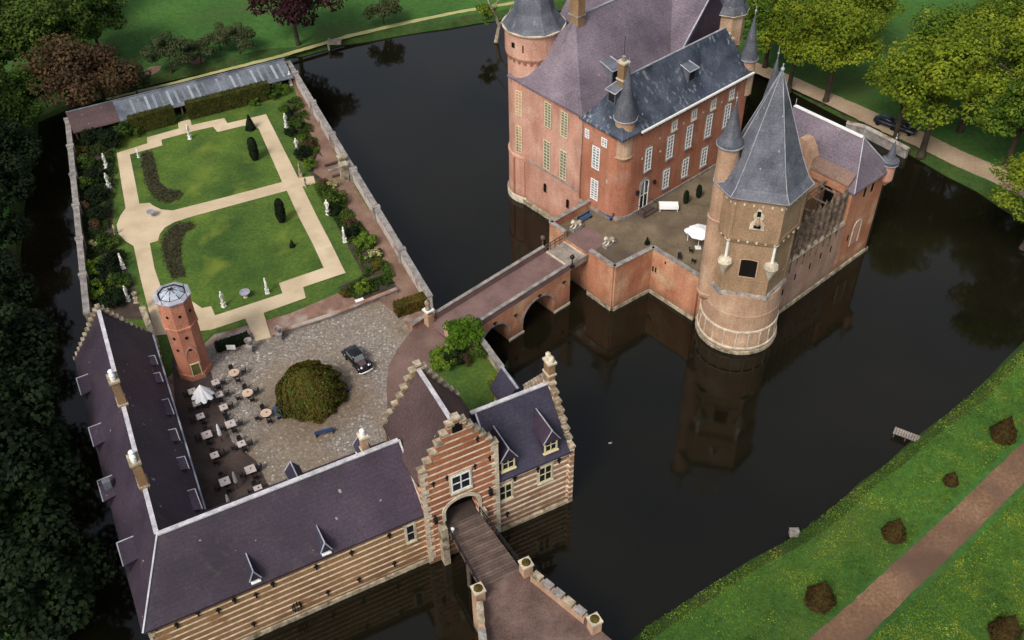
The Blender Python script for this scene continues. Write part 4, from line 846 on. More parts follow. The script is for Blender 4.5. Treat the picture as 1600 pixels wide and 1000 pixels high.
tp = thing('rear_spire', 'small dark pointed turret roof with iron rods just behind the great tower spire', 'turret', M.w(8.3, -13.8, TZ))
turret(tp, M, 8.3, -13.8, [(1.5, TZ), (1.5, 22)], [(1.7, 21.9), (1.65, 22.2), (1.2, 23.4), (.7, 26.6), (.03, 30.6)], 'brick_base', 8)
for k in range(5):
    m = MB(); a = k*1.25; p = M.w(8.3+1.2*math.cos(a), -13.8+1.2*math.sin(a)); m.tube([(p.x, p.y, 23.2), (p.x, p.y, 24.6)], .03, 5); m.build('rod', 'lead', tp)
# ================================================================== CURTAIN WALL with arcaded screen
cw = thing('curtain_wall', 'long brick wall along the moat carrying a row of weathered open gothic arches', 'wall', M.w(11, -21, 0))
m = MB(); m.box(M, 4.2, 17.3, -21.5, -20.5, -.8, 8.0); m.build('wall', 'brick_curtain', cw)
m = MB(); m.box(M, 4.4, 24.75, -21.72, -21.52, -.8, .5); m.build('plinth', 'stone_dirty', cw)
m = MB(); m.hexa([M.w(5.2, -21.62, 7.9), M.w(17.28, -21.62, 7.9), M.w(17.28, -20.4, 7.9), M.w(5.2, -20.4, 7.9)], [M.w(5.2, -21.45, 8.3), M.w(17.28, -21.45, 8.3), M.w(17.28, -20.4, 8.3), M.w(5.2, -20.4, 8.3)]); m.build('sloped_ledge', 'stone_dirty', cw)
X['screen'] = surf('weathered screen stone', (.075, .05, .036), (.27, .20, .15), 1.6, 6, .4, .9, .4)
fc = wall_n(M, -21.2)
nb = 9; bw_ = 11.6/nb
for k in range(nb):
    s0 = 5.4+k*bw_; s1 = s0+bw_; c_ = (s0+s1)/2; zz = 13.2-.12*k/nb
    o_ = [(s0+.02, 8.3), (s1-.02, 8.3), (s1-.02, zz-.7), (c_, zz+.3), (s0+.02, zz-.7)]
    h_ = [(s0+.24, 8.6), (s1-.24, 8.6), (s1-.24, 11.4), (s1-.34, 11.9), (c_, 12.6), (s0+.34, 11.9), (s0+.24, 11.4)]
    m = MB(); m.slab(o_, [h_], fc, -.2, .05); b_ = m.build('arch_bay', 'screen', cw)
    m = MB(); m.wbox(fc, c_-.05, c_+.05, 8.6, 12.3, -.1, -.02); m.wbox(fc, s0+.24, s1-.24, 10.4, 10.52, -.12, -.0); m.slab([(c_+.28*math.cos(t), 11.3+.28*math.sin(t)) for t in [i*math.pi/4 for i in range(8)]], [[(c_+.16*math.cos(t), 11.3+.16*math.sin(t)) for t in [i*math.pi/4 for i in range(8)]]], fc, -.11, .0); m.build('tracery', 'screen', b_)
    m = MB(); m.wbox(fc, s0-.13, s0+.13, 6.6-.5*(k % 2), 12.9, .053, .36); p = M.w(s0, -21.35); m.lathe((p.x, p.y), [(.17, 12.9), (.1, 13.5), (.02, 14.1)], 6); m.build('buttress', 'screen', b_)
for k in range(0, nb+1, 2):
    s0 = 5.4+k*bw_; m = MB(); m.bar(M.w(s0, -21.1, 12.5), M.w(s0, -18.0, 12.5), .16); m.bar(M.w(s0, -18.0, 6), M.w(s0, -18.0, 12.6), .2); m.build('frame_beam', 'screen', cw)
m = MB(); m.bar(M.w(5.4, -18.0, 12.6), M.w(17, -18.0, 12.6), .22); m.build('top_beam', 'screen', cw); m = MB(); m.box(M, 5.3, 17.2, -17.9, -17.7, TZ, 11.2); m.build('inner_wall', 'brick_yel', cw); m = MB(); m.box(M, 5.3, 17.2, -20.4, -17.95, TZ, 8.1); m.build('walkway', 'paving_dark', cw)  # dark walkway colour paints in the shaded interior behind the arches
m = MB()
for s_, z in ((8.3, 4.6), (11.2, 4.7), (13.2, 5.2), (15.3, 5.1), (18.9, 4.9), (6.2, 3.4)): m.wbox(wall_n(M, -21.5), s_-.1, s_+.1, z-.45, z+.45, .01, .05)
m.build('arrow_slit', 'dark', cw)
# ================================================================== CHAPEL RANGE
ch = thing('end_range', 'brick range with pale violet hipped roof at the right end of the curtain wall', 'building', M.w(21, -15, 0))
m = MB(); m.box(M, 17.32, 24.4, -21.5, -8.8, -.8, 12.6); m.build('wall', 'brick_terr', ch)
gable_roof(ch, 'slate_light', M, 17.0, 24.8, -21.9, -8.6, 12.65, 17.55, 'n', hip0=2.6, hip1=.6)
ridge_cap(ch, M.w(20.9, -19.2, 17.6), M.w(20.9, -9.3, 17.6), .45, 'white')
for a, b in (((17.02, -21.88, 12.7), (20.88, -19.3, 17.56)), ((24.78, -21.88, 12.7), (20.92, -19.3, 17.56))): ridge_cap(ch, M.w(*a), M.w(*b), .1, 'lead', 'hip_cap')
for n_ in (-19.2, -9.4): m = MB(); p = M.w(20.9, n_); m.tube([(p.x, p.y, 17.5), (p.x, p.y, 18.6)], .04, 6); m.build('finial', 'lead', ch)
m = MB(); m.box(M, 16.98, 17.5, -20.9, -15.6, 12.0, 13.3); m.build('parapet', 'brick_terr', ch); m = MB(); m.hexa([M.w(16.8, -20.95, 13.303), M.w(18.1, -20.95, 13.303), M.w(18.1, -15.55, 13.303), M.w(16.8, -15.55, 13.303)], [M.w(16.85, -20.95, 13.4), M.w(18.1, -20.95, 14.5), M.w(18.1, -15.55, 14.5), M.w(16.85, -15.55, 13.4)]); m.build('lean_to_roof', 'tile_pink', ch)
fw_ = wall_q(M, 17.0, -1); m = MB(); o_ = [(-15.58, 11.5), (-12.2, 11.5), (-12.2, 14.6), (-12.7, 15.6), (-13.4, 16.6), (-14.3, 16.6), (-15.1, 15.6), (-15.58, 14.6)]; m.slab(o_, [], fw_, -1.2, .2); dm = m.build('brick_dormer', 'brick_base', ch)
m = MB(); m.wbox(fw_, -14.6, -14.2, 12.7, 13.6, .203, .24); m.wbox(fw_, -13.6, -13.2, 12.7, 13.6, .203, .24); m.build('opening', 'iron', dm)
m = MB(); m.slab([(-14.45+.6*math.cos(t)+.55, 14.4+.5*math.sin(t)) for t in [i*math.pi/6 for i in range(12)]], [[(-14.45+.45*math.cos(t)+.55, 14.4+.36*math.sin(t)) for t in [i*math.pi/6 for i in range(12)]]], fw_, .203, .25); m.build('round_moulding', 'brick_terr', dm)
f17 = wall_q(M, 17.32, -1)
m = MB(); o_ = [(-19.3, 8.0), (-17.3, 8.0)]+arch_pts(-19.3, -17.3, 10.6, 1.3); m.slab(o_, [], f17, .01, .05); ao = m.build('arched_opening', 'dark', ch)
m = MB(); m.slab([(-19.55, 8.0), (-19.32, 8.0)]+arch_pts(-19.32, -17.28, 10.6, 1.32)[::-1]+[(-17.28, 8), (-17.05, 8)]+arch_pts(-19.55, -17.05, 10.6, 1.6), [], f17, .02, .14); m.build('frame', 'brick_castle', ao)
fS = wall_n(M, -21.5)
m = MB(); o_ = [(19.8, 3.2), (21.3, 3.2)]+arch_pts(19.8, 21.3, 6.0, .8); m.slab(o_, [], fS, .02, .06); nn_ = m.build('blind_arch', 'brick_castle', ch)
m = MB(); m.slab([(19.62, 3.2), (19.8, 3.2)]+arch_pts(19.8, 21.3, 6.0, .8)[::-1]+[(21.3, 3.2), (21.48, 3.2)]+arch_pts(19.62, 21.48, 6.0, 1.0), [], fS, .03, .12); m.build('frame', 'stone', nn_)
m = MB(); m.wbox(fS, 20.0, 20.4, 10.6, 11.9, .01, .05); m.wbox(fS, 21.6, 22.0, 10.6, 11.9, .01, .05); m.build('arrow_slit', 'dark', ch)
m = MB(); m.tube([M.w(24.35, -21.6, .5), M.w(24.35, -21.6, 11.5)], .09, 6); m.build('drainpipe', 'iron', ch)
turret(ch, M, 24.6, -21.5, [(.2, 10.2), (.85, 11.2), (.85, 13.5)], [(1.05, 13.5), (1.1, 13.9), (.6, 14.2), (.42, 14.9), (.02, 16.6)], 'brick_castle', 16)
# ================================================================== MAIN BRIDGE
br = thing('stone_bridge', 'arched brick bridge with paved deck crossing the moat to the castle terrace', 'bridge', M.w(-20, -.7, 0))
n0b, n1b = -3.1, 1.75
fb = lambda s_, z, d: M.w(s_, n0b+d, z)
o_ = [(-29.4, -1)]+[(-25.6, -1)]+arch_pts(-25.6, -21.2, 1.5, 2.3, 12)[::-1]+[(-21.2, -1), (-19.0, -1)]+arch_pts(-19.0, -13.9, 1.5, 2.5, 12)[::-1]+[(-13.9, -1), (-11.3, -1), (-11.3, 5.4), (-29.4, 4.75)]
m = MB(); m.slab(o_, [], fb, 0, n1b-n0b); m.build('masonry', 'brick_terr', br)
for a0, a1, r_ in ((-25.6, -21.2, 2.3), (-19.0, -13.9, 2.5)):
    m = MB(); m.slab([(a0-.25, 1.5)]+[(a0, 1.5)]+arch_pts(a0, a1, 1.5, r_, 12)[::-1]+[(a1, 1.5), (a1+.25, 1.5)]+arch_pts(a0-.25, a1+.25, 1.5, r_+.28, 12), [], fb, -.05, -.003); m.build('arch_ring', 'stone_grey', br)
m = MB(); m.box(M, -21.3, -18.9, n0b-.1, n0b-.03, -1, .35); m.box(M, -13.95, -11.25, n0b-.1, n0b-.03, -1, .35); m.build('plinth', 'stone', br)
def dz(q): return 4.77+(q+29.4)*.036
m = MB(); m.hexa([M.w(-29.4, -2.75, dz(-29.4)-.3), M.w(-11.35, -2.75, dz(-11.35)-.3), M.w(-11.35, 1.4, dz(-11.35)-.3), M.w(-29.4, 1.4, dz(-29.4)-.3)], [M.w(-29.4, -2.75, dz(-29.4)+.03), M.w(-11.35, -2.75, dz(-11.35)+.03), M.w(-11.35, 1.4, dz(-11.35)+.03), M.w(-29.4, 1.4, dz(-29.4)+.03)]); m.build('deck', 'bridge_pave', br)
for a, b, q0 in ((1.42, 1.72, -28.2), (-3.08, -2.78, -27.0)):
    m = MB(); m.hexa([M.w(q0, a, dz(q0)-.1), M.w(-11.35, a, dz(-11.35)-.1), M.w(-11.35, b, dz(-11.35)-.1), M.w(q0, b, dz(q0)-.1)], [M.w(q0, a, dz(q0)+.85), M.w(-11.35, a, dz(-11.35)+.85), M.w(-11.35, b, dz(-11.35)+.85), M.w(q0, b, dz(q0)+.85)]); pp = m.build('parapet', 'bridge_pave', br)
    m = MB(); e = .06; m.hexa([M.w(q0, a-e, dz(q0)+.853), M.w(-11.3, a-e, dz(-11.35)+.853), M.w(-11.3, b+e, dz(-11.35)+.853), M.w(q0, b+e, dz(q0)+.853)], [M.w(q0, a-e, dz(q0)+.98), M.w(-11.3, a-e, dz(-11.35)+.98), M.w(-11.3, b+e, dz(-11.35)+.98), M.w(q0, b+e, dz(q0)+.98)]); m.build('coping', 'stone_grey', pp)
m = MB()
for s_, z in ((-26.3, 3.6), (-20.2, 3.6), (-23.4, 4.3), (-16.4, 4.4), (-12.4, 4.2)): m.wbox(lambda a, zz, d: fb(a, zz, -d), s_-.25, s_+.25, z-.08, z+.08, .01, .12); m.wbox(lambda a, zz, d: fb(a, zz, -d), s_-.06, s_+.06, z-.35, z-.083, .01, .12)
m.build('wall_anchor', 'iron', br)
db = thing('drawbridge', 'pale plank drawbridge span with wooden side rails at the castle end of the bridge', 'bridge', M.w(-9.7, -.7, 5))
m = MB()
for k in range(10): m.box(M, -11.28+k*.325, -10.97+k*.325, -2.8, 1.45, 5.25, 5.47)
m.build('deck', 'wood_pale', db)
for q in (-11.2, -8.25): m = MB(); m.box(M, q, q+.2, -2.7, 1.35, 5.475, 5.56); m.build('sill_beam', 'stone', db)
m = MB(); m.bar(M.w(-11.3, 1.35, 6.5), M.w(-8.0, 1.35, 6.6), .1); m.bar(M.w(-11.3, 1.35, 6.05), M.w(-8.0, 1.35, 6.15), .08)
for k in range(5): m.bar(M.w(-11.2+k*.78, 1.35, 5.4), M.w(-11.2+k*.78, 1.35, 6.6), .1)
m.build('railing', 'wood', db)
m = MB(); m.box(M, -11.3, -8.1, -2.85, -2.6, 5.0, 5.9); m.build('side_beam', 'wood_pale', db)
# terrace walls
def wall_run(root, pts, z0, z1, th=.45, mt='brick_terr', coping='stone_grey'):
    for (q0, n0), (q1, n1) in zip(pts, pts[1:]):
        P0, P1 = M.w(q0, n0), M.w(q1, n1); d = (P1-P0).normalized(); nv = Vector((-d.y, d.x, 0))*th/2
        up = lambda p, z: Vector((p.x, p.y, z)); c4 = [P0-nv, P1-nv, P1+nv, P0+nv]; m = MB(); m.hexa([up(p, z0) for p in c4], [up(p, z1) for p in c4]); w_ = m.build('parapet', mt, root)
        nv2 = nv*1.3; ed = d*.06; c5 = [P0-nv2-ed, P1-nv2+ed, P1+nv2+ed, P0+nv2-ed]; m = MB(); m.hexa([up(p, z1+.003) for p in c5], [up(p, z1+.14) for p in c5]); m.build('coping', coping, w_)
        nv3 = nv*1.35; c6 = [P0-nv3, P1-nv3, P1+nv3, P0+nv3]; m = MB(); m.hexa([up(p, -.8) for p in c6], [up(p, .55) for p in c6]); m.build('plinth', 'stone_dirty', w_)
tw = thing('terrace_wall', 'angled brick terrace wall with grey coping right of the bridge end', 'wall', M.w(-8.3, -7.3, 0))
wall_run(tw, [(-8.2, -3.3), (-8.3, -7.45), (-2.2, -8.0), (-2.2, -15.4)], -.8, 6.85)
m = MB(); fq = wall_q(M, -2.43, -1)
for n_, z in ((-8.5, 4.1), (-8.95, 4.2), (-10.3, 5.9)): m.wbox(fq, n_-.09, n_+.09, z-.5 if n_ > -10 else z-.1, z+.2, .01, .08)
m.build('arrow_slit', 'iron', tw)
tw2 = thing('terrace_wall', 'short brick terrace wall with a corner left of the bridge end, touching the castle', 'wall', M.w(-7.9, 3.9, 0))
wall_run(tw2, [(-1.25, 3.9), (-7.95, 3.9), (-8.0, 1.3)], -.8, 6.95)
# ================================================================== SOUTH ENTRANCE BRIDGE
eb = thing('entrance_bridge', 'narrow plank bridge leading to the dark gateway over the moat', 'bridge', B.w(1.8, -4, 0))
m = MB(); m.hexa([B.w(-.05, -8.1, 4.35), B.w(4.1, -7.8, 4.35), B.w(3.45, -.05, 4.35), B.w(.05, -.05, 4.35)], [B.w(-.05, -8.1, 4.75), B.w(4.1, -7.8, 4.75), B.w(3.45, -.05, 4.75), B.w(.05, -.05, 4.75)]); m.build('beams', 'wood', eb)
for k in range(24):
    t = k/24; n_ = -8.0+7.9*t; m = MB(); a, b = -.1+.2*t, 4.05-.6*t
    m.box(B, a, b, n_, n_+.29, 4.753, 4.84+.01*(k % 2)); m.build('plank', X.setdefault('pl%d' % (k % 3), surf('deck plank', *(((.085, .058, .048), (.13, .09, .075)), ((.10, .068, .056), (.155, .108, .09)), ((.07, .05, .042), (.11, .08, .068)))[k % 3], 1, 8, .3, .85, .3)), eb)
for s0, s1 in ((.0, -.15), (3.5, 4.15)):
    m = MB(); m.bar(B.w(s0, -.2, 5.75), B.w(s1, -7.8, 5.75), .09); m.bar(B.w(s0, -.2, 5.3), B.w(s1, -7.8, 5.3), .06)
    for k in range(6): t = k/5; m.bar(B.w(s0+(s1-s0)*t, -.25-7.4*t, 4.7), B.w(s0+(s1-s0)*t, -.25-7.4*t, 5.78), .09)
    m.build('railing', 'iron', eb)
m = MB()
for q in (.4, 3.2): m.tube([B.w(q, -4, -3), B.w(q, -4, 4.4)], .2, 8)
m.build('pile', 'wood', eb)
cs = [A(x, y, 4.8) for x, y in ((757, 921), (818, 886), (872, 925), (938, 985), (1060, 1090), (760, 1130), (752, 1000))]
m = MB(); m.poly(cs, -.8, 4.82); cz_ = struct(m, 'causeway', 'brick_wall')
sheet('entrance_road', 'road_pave', [p for p in cs], 4.86)
def pillar(label, px, py):
    q, n = B.g(px, py, 4.86); p = B.w(q, n); r = thing('gate_pier', label, 'pier', (p.x, p.y, -.5))
    m = MB(); m.box(B, q-.46, q+.46, n-.46, n+.46, -.5, 6.25); m.build('shaft', 'brick_base', r)
    m = MB(); m.box(B, q-.54, q+.54, n-.54, n+.54, 6.253, 6.45); m.build('cap', 'stone', r)
    m = MB(); m.ball(B.w(q, n, 6.45), .44, .44, .2, 10, 5); m.build('moss', 'l_olive', r)
pillar('square brick pier capped with moss at the left side of the entrance bridge', 748, 935)
pillar('square brick pier capped with moss at the right side of the entrance bridge', 822, 895)
def cren(label, P, Q, k, name='crenellated_wall'):
    a, b = A(*P, 4.86), A(*Q, 4.86); r = thing(name, label, 'wall', (a.x, a.y, -.5)); d = (b-a); L_ = d.length; d.normalize(); nv = Vector((-d.y, d.x, 0))*.28; up = lambda p, z: Vector((p.x, p.y, z))
    m = MB(); c4 = [a-nv, b-nv, b+nv, a+nv]; m.hexa([up(p, -.5) for p in c4], [up(p, 5.75) for p in c4]); m.build('wall', 'brick_base', r)
    for i in range(k):
        s0 = L_*(i+.12)/k; s1 = L_*(i+.88)/k; p, q = a+d*s0, a+d*s1; c4 = [p-nv*1.15, q-nv*1.15, q+nv*1.15, p+nv*1.15]; m = MB(); m.hexa([up(x, 5.753) for x in c4], [up(x, 6.15) for x in c4]); m.build('merlon', 'stone_grey' if i % 3 else 'stone_dirty', r)
cren('low wall with five pale stone blocks on top, right of the entrance road', (832, 905), (915, 972), 5)
pillar('square pale stone pier at the far right end of the low road wall', 928, 983)
cren('low buff brick wall left of the entrance road at the bottom photo edge', (749, 948), (762, 1075), 3)
# ================================================================== STATUES and small stone things
def figure_statue(label, px, py, z, h=2.2, group='white statues in the garden', face=0.0, mt='statue', ped=.38, cat='statue'):
    p = A(px, py, z); r = thing('statue', label, cat, (p.x, p.y, z), group)
    k = h/2.2; ph = .62*k
    m = MB(); m.box(W0, -.24*k, .24*k, -.24*k, .24*k, 0, .1*k); m.box(W0, -.18*k, .18*k, -.18*k, .18*k, .1*k, ph-.08*k); m.box(W0, -.23*k, .23*k, -.23*k, .23*k, ph-.08*k, ph); o = m.build('pedestal', 'statue' if mt == 'statue' else mt, r, local=True)
    m = MB(); rings = []
    for rx, ry, zz, dx in ((.2, .18, 0, 0), (.17, .15, .35, .01), (.19, .15, .7, .03), (.15, .12, .95, .02), (.21, .13, 1.2, 0), (.19, .11, 1.3, 0), (.07, .07, 1.37, 0), (.1, .11, 1.45, .01), (.1, .11, 1.55, .01), (.04, .04, 1.64, .01)):
        rings.append([Vector((dx*k+rx*k*math.cos(t), ry*k*math.sin(t), ph+zz*k)) for t in [i*2*math.pi/10 for i in range(10)]])
    m.loft(rings); m.tube([(.2*k, 0, ph+1.24*k), (.3*k, .06*k, ph+.98*k), (.18*k, .16*k, ph+.8*k)], [.06*k, .05*k, .035*k], 6); m.tube([(-.2*k, 0, ph+1.24*k), (-.28*k, .03*k, ph+.95*k), (-.24*k, .12*k, ph+.65*k)], [.06*k, .05*k, .035*k], 6)
    m.build('figure', mt, r, smooth=True, local=True); r.rotation_euler.z = face; return r
st = [(297, 217, 'white statue on pedestal in the middle of the far garden walk'), (217, 246, 'small white statue at the far left corner of the lawn'), (167, 262, 'white statue among dark shrubs, upper of the two at the upper left border'), (171, 293, 'white statue among dark shrubs, lower of the two at the upper left border'),
      (193, 419, 'white statue in the left border below the round gravel area'), (201, 470, 'white statue beside the urn near the west range'), (350, 479, 'white statue on the near lawn edge left of the grey basin'), (418, 458, 'white statue on the near lawn edge right of the grey basin'),
      (448, 199, 'white statue in the far right border near the clipped cone'), (465, 238, 'white statue in the right border, second from the gallery'), (513, 335, 'white statue beside the large green shrub by the right border'), (539, 378, 'white statue in the right border nearest the courtyard'),
      (455, 133, 'white statue at the far end of the wall walk below the gallery'), (176, 200, 'pale bust in the dark corner below the gallery end'), (181, 366, 'low pale stone figure on the left edge of the round gravel area'), (470, 276, 'weathered stone figure left of the side walk to the moat steps'), (478, 292, 'small brown figure on the edge of the side walk to the moat steps')]
for i, (px, py, lb) in enumerate(st): figure_statue(lb, px, py, GZ+.05, (2.3, 1.5)[i in (1, 13, 14, 16)], face=R.uniform(0, 6), mt='statue' if i < 14 else 'stone_dirty', group='white statues in the garden' if i < 14 else None)
def pedestal_table(label, px, py, rad, name='sundial', mt='lead', z=GZ+.08):
    p = A(px, py, z); r = thing(name, label, name.replace('_', ' '), (p.x, p.y, z))
    m = MB(); m.lathe((p.x, p.y), [(rad*.45, z), (rad*.3, z+.1), (rad*.22, z+.5), (rad*.35, z+.62)], 12); m.build('foot', 'stone', r)
    m = MB(); m.lathe((p.x, p.y), [(rad*.5, z+.63), (rad, z+.72), (rad, z+.82), (rad*.8, z+.78)], 20); m.build('top', mt, r)
pedestal_table('round pale stone table in the middle of the gravel circle', 238, 338, .55, 'stone_table')
pedestal_table('grey oval basin on the lawn between the two white statues', 384, 464, .62, 'stone_basin')
def urn(label, px, py, z, h=1.5, mt='stone', name='stone_urn'):
    p = A(px, py, z); r = thing(name, label, 'urn', (p.x, p.y, z)); k = h/1.5
    m = MB(); m.box(W0, p.x-.33*k, p.x+.33*k, p.y-.33*k, p.y+.33*k, z, z+.15); m.box(W0, p.x-.22*k, p.x+.22*k, p.y-.22*k, p.y+.22*k, z+.15, z+.75*k); m.box(W0, p.x-.29*k, p.x+.29*k, p.y-.29*k, p.y+.29*k, z+.75*k, z+.85*k); m.build('pedestal', mt, r)
    m = MB(); m.lathe((p.x, p.y), [(.12*k, z+.85*k), (.1*k, z+1.0*k), (.28*k, z+1.25*k), (.34*k, z+1.5*k), (.26*k, z+1.48*k), (.1*k, z+1.3*k)], 12); m.build('bowl', mt, r)
urn('stone urn on a pedestal left of the garden entrance', 392, 550, GZ, 1.9, 'stone_grey'); urn('stone urn on a pedestal right of the garden entrance', 438, 531, GZ, 1.9, 'stone_grey')
urn('weathered stone urn on the brick wall end beside a white statue', 214, 472, 6.1, 1.4, 'stone_dirty')
def lion(label, q, n, z, rot, ped_h=.5, s=1.0, mt='stone'):
    p = M.w(q, n, z); r = thing('lion_statue', label, 'statue', p)
    m = MB(); m.box(W0, -.75*s, .75*s, -.34*s, .34*s, 0, ped_h); m.build('pedestal', 'stone_grey', r, local=True)
    m = MB(); rings = []
    for x, ry, rz, zc in ((-.65, .12, .12, .25), (-.5, .26, .25, .28), (-.1, .24, .24, .3), (.25, .28, .34, .42), (.42, .24, .34, .62), (.55, .22, .26, .82), (.75, .15, .17, .8), (.85, .08, .09, .76)):
        rings.append([Vector((x*s, ry*s*math.cos(t), ped_h+zc*s+rz*s*math.sin(t))) for t in [i*2*math.pi/10 for i in range(10)]])
    m.loft(rings); 
    for sy in (-1, 1): m.tube([(.3*s, .2*s*sy, ped_h+.35*s), (.45*s, .2*s*sy, ped_h+.1*s), (.78*s, .2*s*sy, ped_h+.07*s)], [.1*s, .09*s, .07*s], 6); m.tube([(-.35*s, .25*s*sy, ped_h+.25*s), (-.15*s, .3*s*sy, ped_h+.08*s)], [.14*s, .08*s], 6)
    m.build('lion', mt, r, smooth=True, local=True); r.rotation_euler.z = M.a+rot
lion('reclining stone lion on the left side of the terrace entrance', -5.6, 1.7, TZ, math.pi, .55, 1.15); lion('reclining stone lion on the right side of the terrace entrance', -5.0, -3.4, TZ, math.pi, .55, 1.15)
def gate_post(label, px, py, z, h):
    q, n = M.q(A(px, py, z)); p = M.w(q, n, z); r = thing('gate_post', label, 'gate post', p)
    m = MB(); m.box(W0, -.42, .42, -.42, .42, 0, h*.42); m.box(W0, -.34, .34, -.34, .34, h*.42, h*.55); m.build('pillar', 'brick_base', r, local=True)
    m = MB(); m.box(W0, -.5, .5, -.5, .5, h*.553, h*.6); m.build('cap', 'white' if h > 3 else 'stone', r, local=True)
    m = MB(); m.lathe((0, 0), [(.3, h*.603), (.34, h*.66), (.2, h*.74), (.34, h*.82), (.3, h*.9), (.12, h*.95), (.02, h)], 10); m.build('stone_lion', 'stone_dirty', r, smooth=True, local=True); r.rotation_euler.z = M.a
gate_post('tall post with a weathered stone lion at the bridge end beside the clipped hedge', 671, 507, GZ, 3.9); gate_post('smaller post with a pale figure at the bridge end beside the round tree', 703, 527, GZ, 2.6)
m = MB(); a, b = A(675, 508, GZ+.12), A(700, 527, GZ+.12); m.bar(a, b, .12, .08); tag(m.build('gate_threshold', 'iron'), 'thin dark iron threshold line across the road at the start of the bridge', 'threshold')
m = MB(); p = M.w(-10.9, -2.95); m.tube([(p.x, p.y, 5.6), (p.x, p.y, 6.9)], .08, 8); m.ball((p.x, p.y, 7.1), .3, .3, .32, 8, 6); m.box(M, -11.15, -10.65, -3.2, -2.7, 5.5, 5.75); tag(m.build('bridge_lantern', 'iron'), 'dark lantern on the right parapet at the castle end of the bridge', 'lantern')
m = MB(); p = M.w(-11.2, 1.9); m.tube([(p.x, p.y, 5.2), (p.x, p.y, 7.2)], .08, 8); m.ball((p.x, p.y, 7.4), .3, .3, .32, 8, 6); tag(m.build('bridge_lantern', 'wood'), 'brown lantern on the left parapet at the castle end of the bridge', 'lantern')
# ================================================================== FURNITURE
def mk_table(sz, rnd, mt):
    r = thing('table', 'x', 'table', (0, 0, 0)); m = MB()
    if rnd: m.lathe((0, 0), [(sz, .70), (sz, .75)], 28)
    else: m.box(W0, -sz, sz, -sz, sz, .70, .75)
    m.build('tabletop', mt, r, local=True)
    m = MB(); m.lathe((0, 0), [(.06, .03), (.05, .695)], 10); m.box(W0, -.3, .3, -.05, .05, 0, .05); m.box(W0, -.05, .05, -.3, .3, .051, .09); m.build('pedestal', 'iron', r, local=True)
    m = MB(); m.lathe((.05, .03), [(.06, .753), (.075, .85), (.03, .87)], 8); m.build('holder', 'leather', r, local=True); return r
T = {'r': mk_table(.58, True, 'tabletop'), 's': mk_table(.40, False, 'tabletop_grey'), 'b': mk_table(.50, False, 'tabletop_grey')}
def mk_chair():
    r = thing('chair', 'x', 'chair', (0, 0, 0)); m = MB(); m.box(W0, -.23, .23, -.23, .22, .40, .46); m.build('seat', 'rattan', r, local=True)
    m = MB(); m.hexa([Vector(v) for v in ((-.22, .19, .47), (.22, .19, .47), (.22, .23, .47), (-.22, .23, .47))], [Vector(v) for v in ((-.2, .28, .88), (.2, .28, .88), (.2, .32, .88), (-.2, .32, .88))]); m.build('backrest', 'rattan', r, local=True)
    for sx in (-1, 1):
        m = MB(); m.bar((sx*.24, -.2, .64), (sx*.24, .24, .66), .05, .03); m.build('armrest', 'rattan', r, local=True)
        for sy in (-1, 1): m = MB(); m.bar((sx*.2, sy*.19, 0), (sx*.2, sy*.19, .4 if sy > 0 else .63), .035); m.build('leg', 'rattan', r, local=True)
    return r
CH = mk_chair(); used = set()
def place(src, loc, rot, label, group):
    if src.name in used: o = copy_tree(src)
    else: o = src; used.add(src.name)
    o.location = loc; o.rotation_euler.z = rot; o['label'] = label; o['group'] = group; return o
dirs = {'left': 180, 'right': 0, 'far': 90, 'near': 270}
tabs = [('r', 365.5, 582, 'the round table nearest the garden urn', 'far right near'), ('r', 386.5, 613.5, 'the middle round table', 'left far right near'), ('r', 415.5, 645, 'the round table beside the blue bench', 'far near left'),
        ('s', 336.5, 597, 'the square table just right of the tower door', 'right near'), ('s', 300, 611, 'the square table left of the open white parasol', 'left near'), ('s', 342, 616, 'the square table touching the right edge of the white parasol', 'right near'),
        ('s', 307, 630, 'the square table half hidden under the white parasol', 'left'), ('s', 349, 636, 'the square table below right of the white parasol', 'right near'), ('s', 313, 650, 'the square table below the white parasol by the wing wall', 'near left'),
        ('b', 360, 662, 'the large square table right of the upper closed parasol', 'far left right near'), ('b', 323, 679, 'the large square table left of the upper closed parasol', 'far left near'), ('s', 377, 693, 'the small square table in the middle of the right row', 'far left right near'),
        ('s', 335, 711, 'the small square table between the two closed parasols', 'far right near'), ('b', 391, 733, 'the large square table right of the middle closed parasol', 'right near left'), ('b', 351, 752, 'the large square table left of the middle closed parasol', 'far left near'), ('s', 403, 763, 'the square table nearest the slate roof ridge', 'far left right')]
for ty, px, py, ph, cs_ in tabs:
    p = A(px, py, GZ+.78); base = (p.x, p.y, GZ+.04); rot = B.a if ty != 'r' else 0
    nm = {'r': 'pale round cafe table, ', 's': 'small pale square cafe table, ', 'b': 'large pale square cafe table, '}[ty]
    place(T[ty], base, rot, nm+ph, 'round cafe tables on the courtyard' if ty == 'r' else 'square cafe tables on the dark paving')
    dd = {'r': .95, 's': .72, 'b': .86}[ty]
    for cn in cs_.split():
        a = math.radians(dirs[cn])+B.a+R.uniform(-.2, .2); d_ = dd+R.uniform(-.05, .12)
        place(CH, (p.x+math.cos(a)*d_, p.y+math.sin(a)*d_, GZ+.04), a-math.pi/2+R.uniform(-.2, .2), 'dark chair, %s side of %s' % (cn, ph), 'dark wicker chairs around the cafe tables')
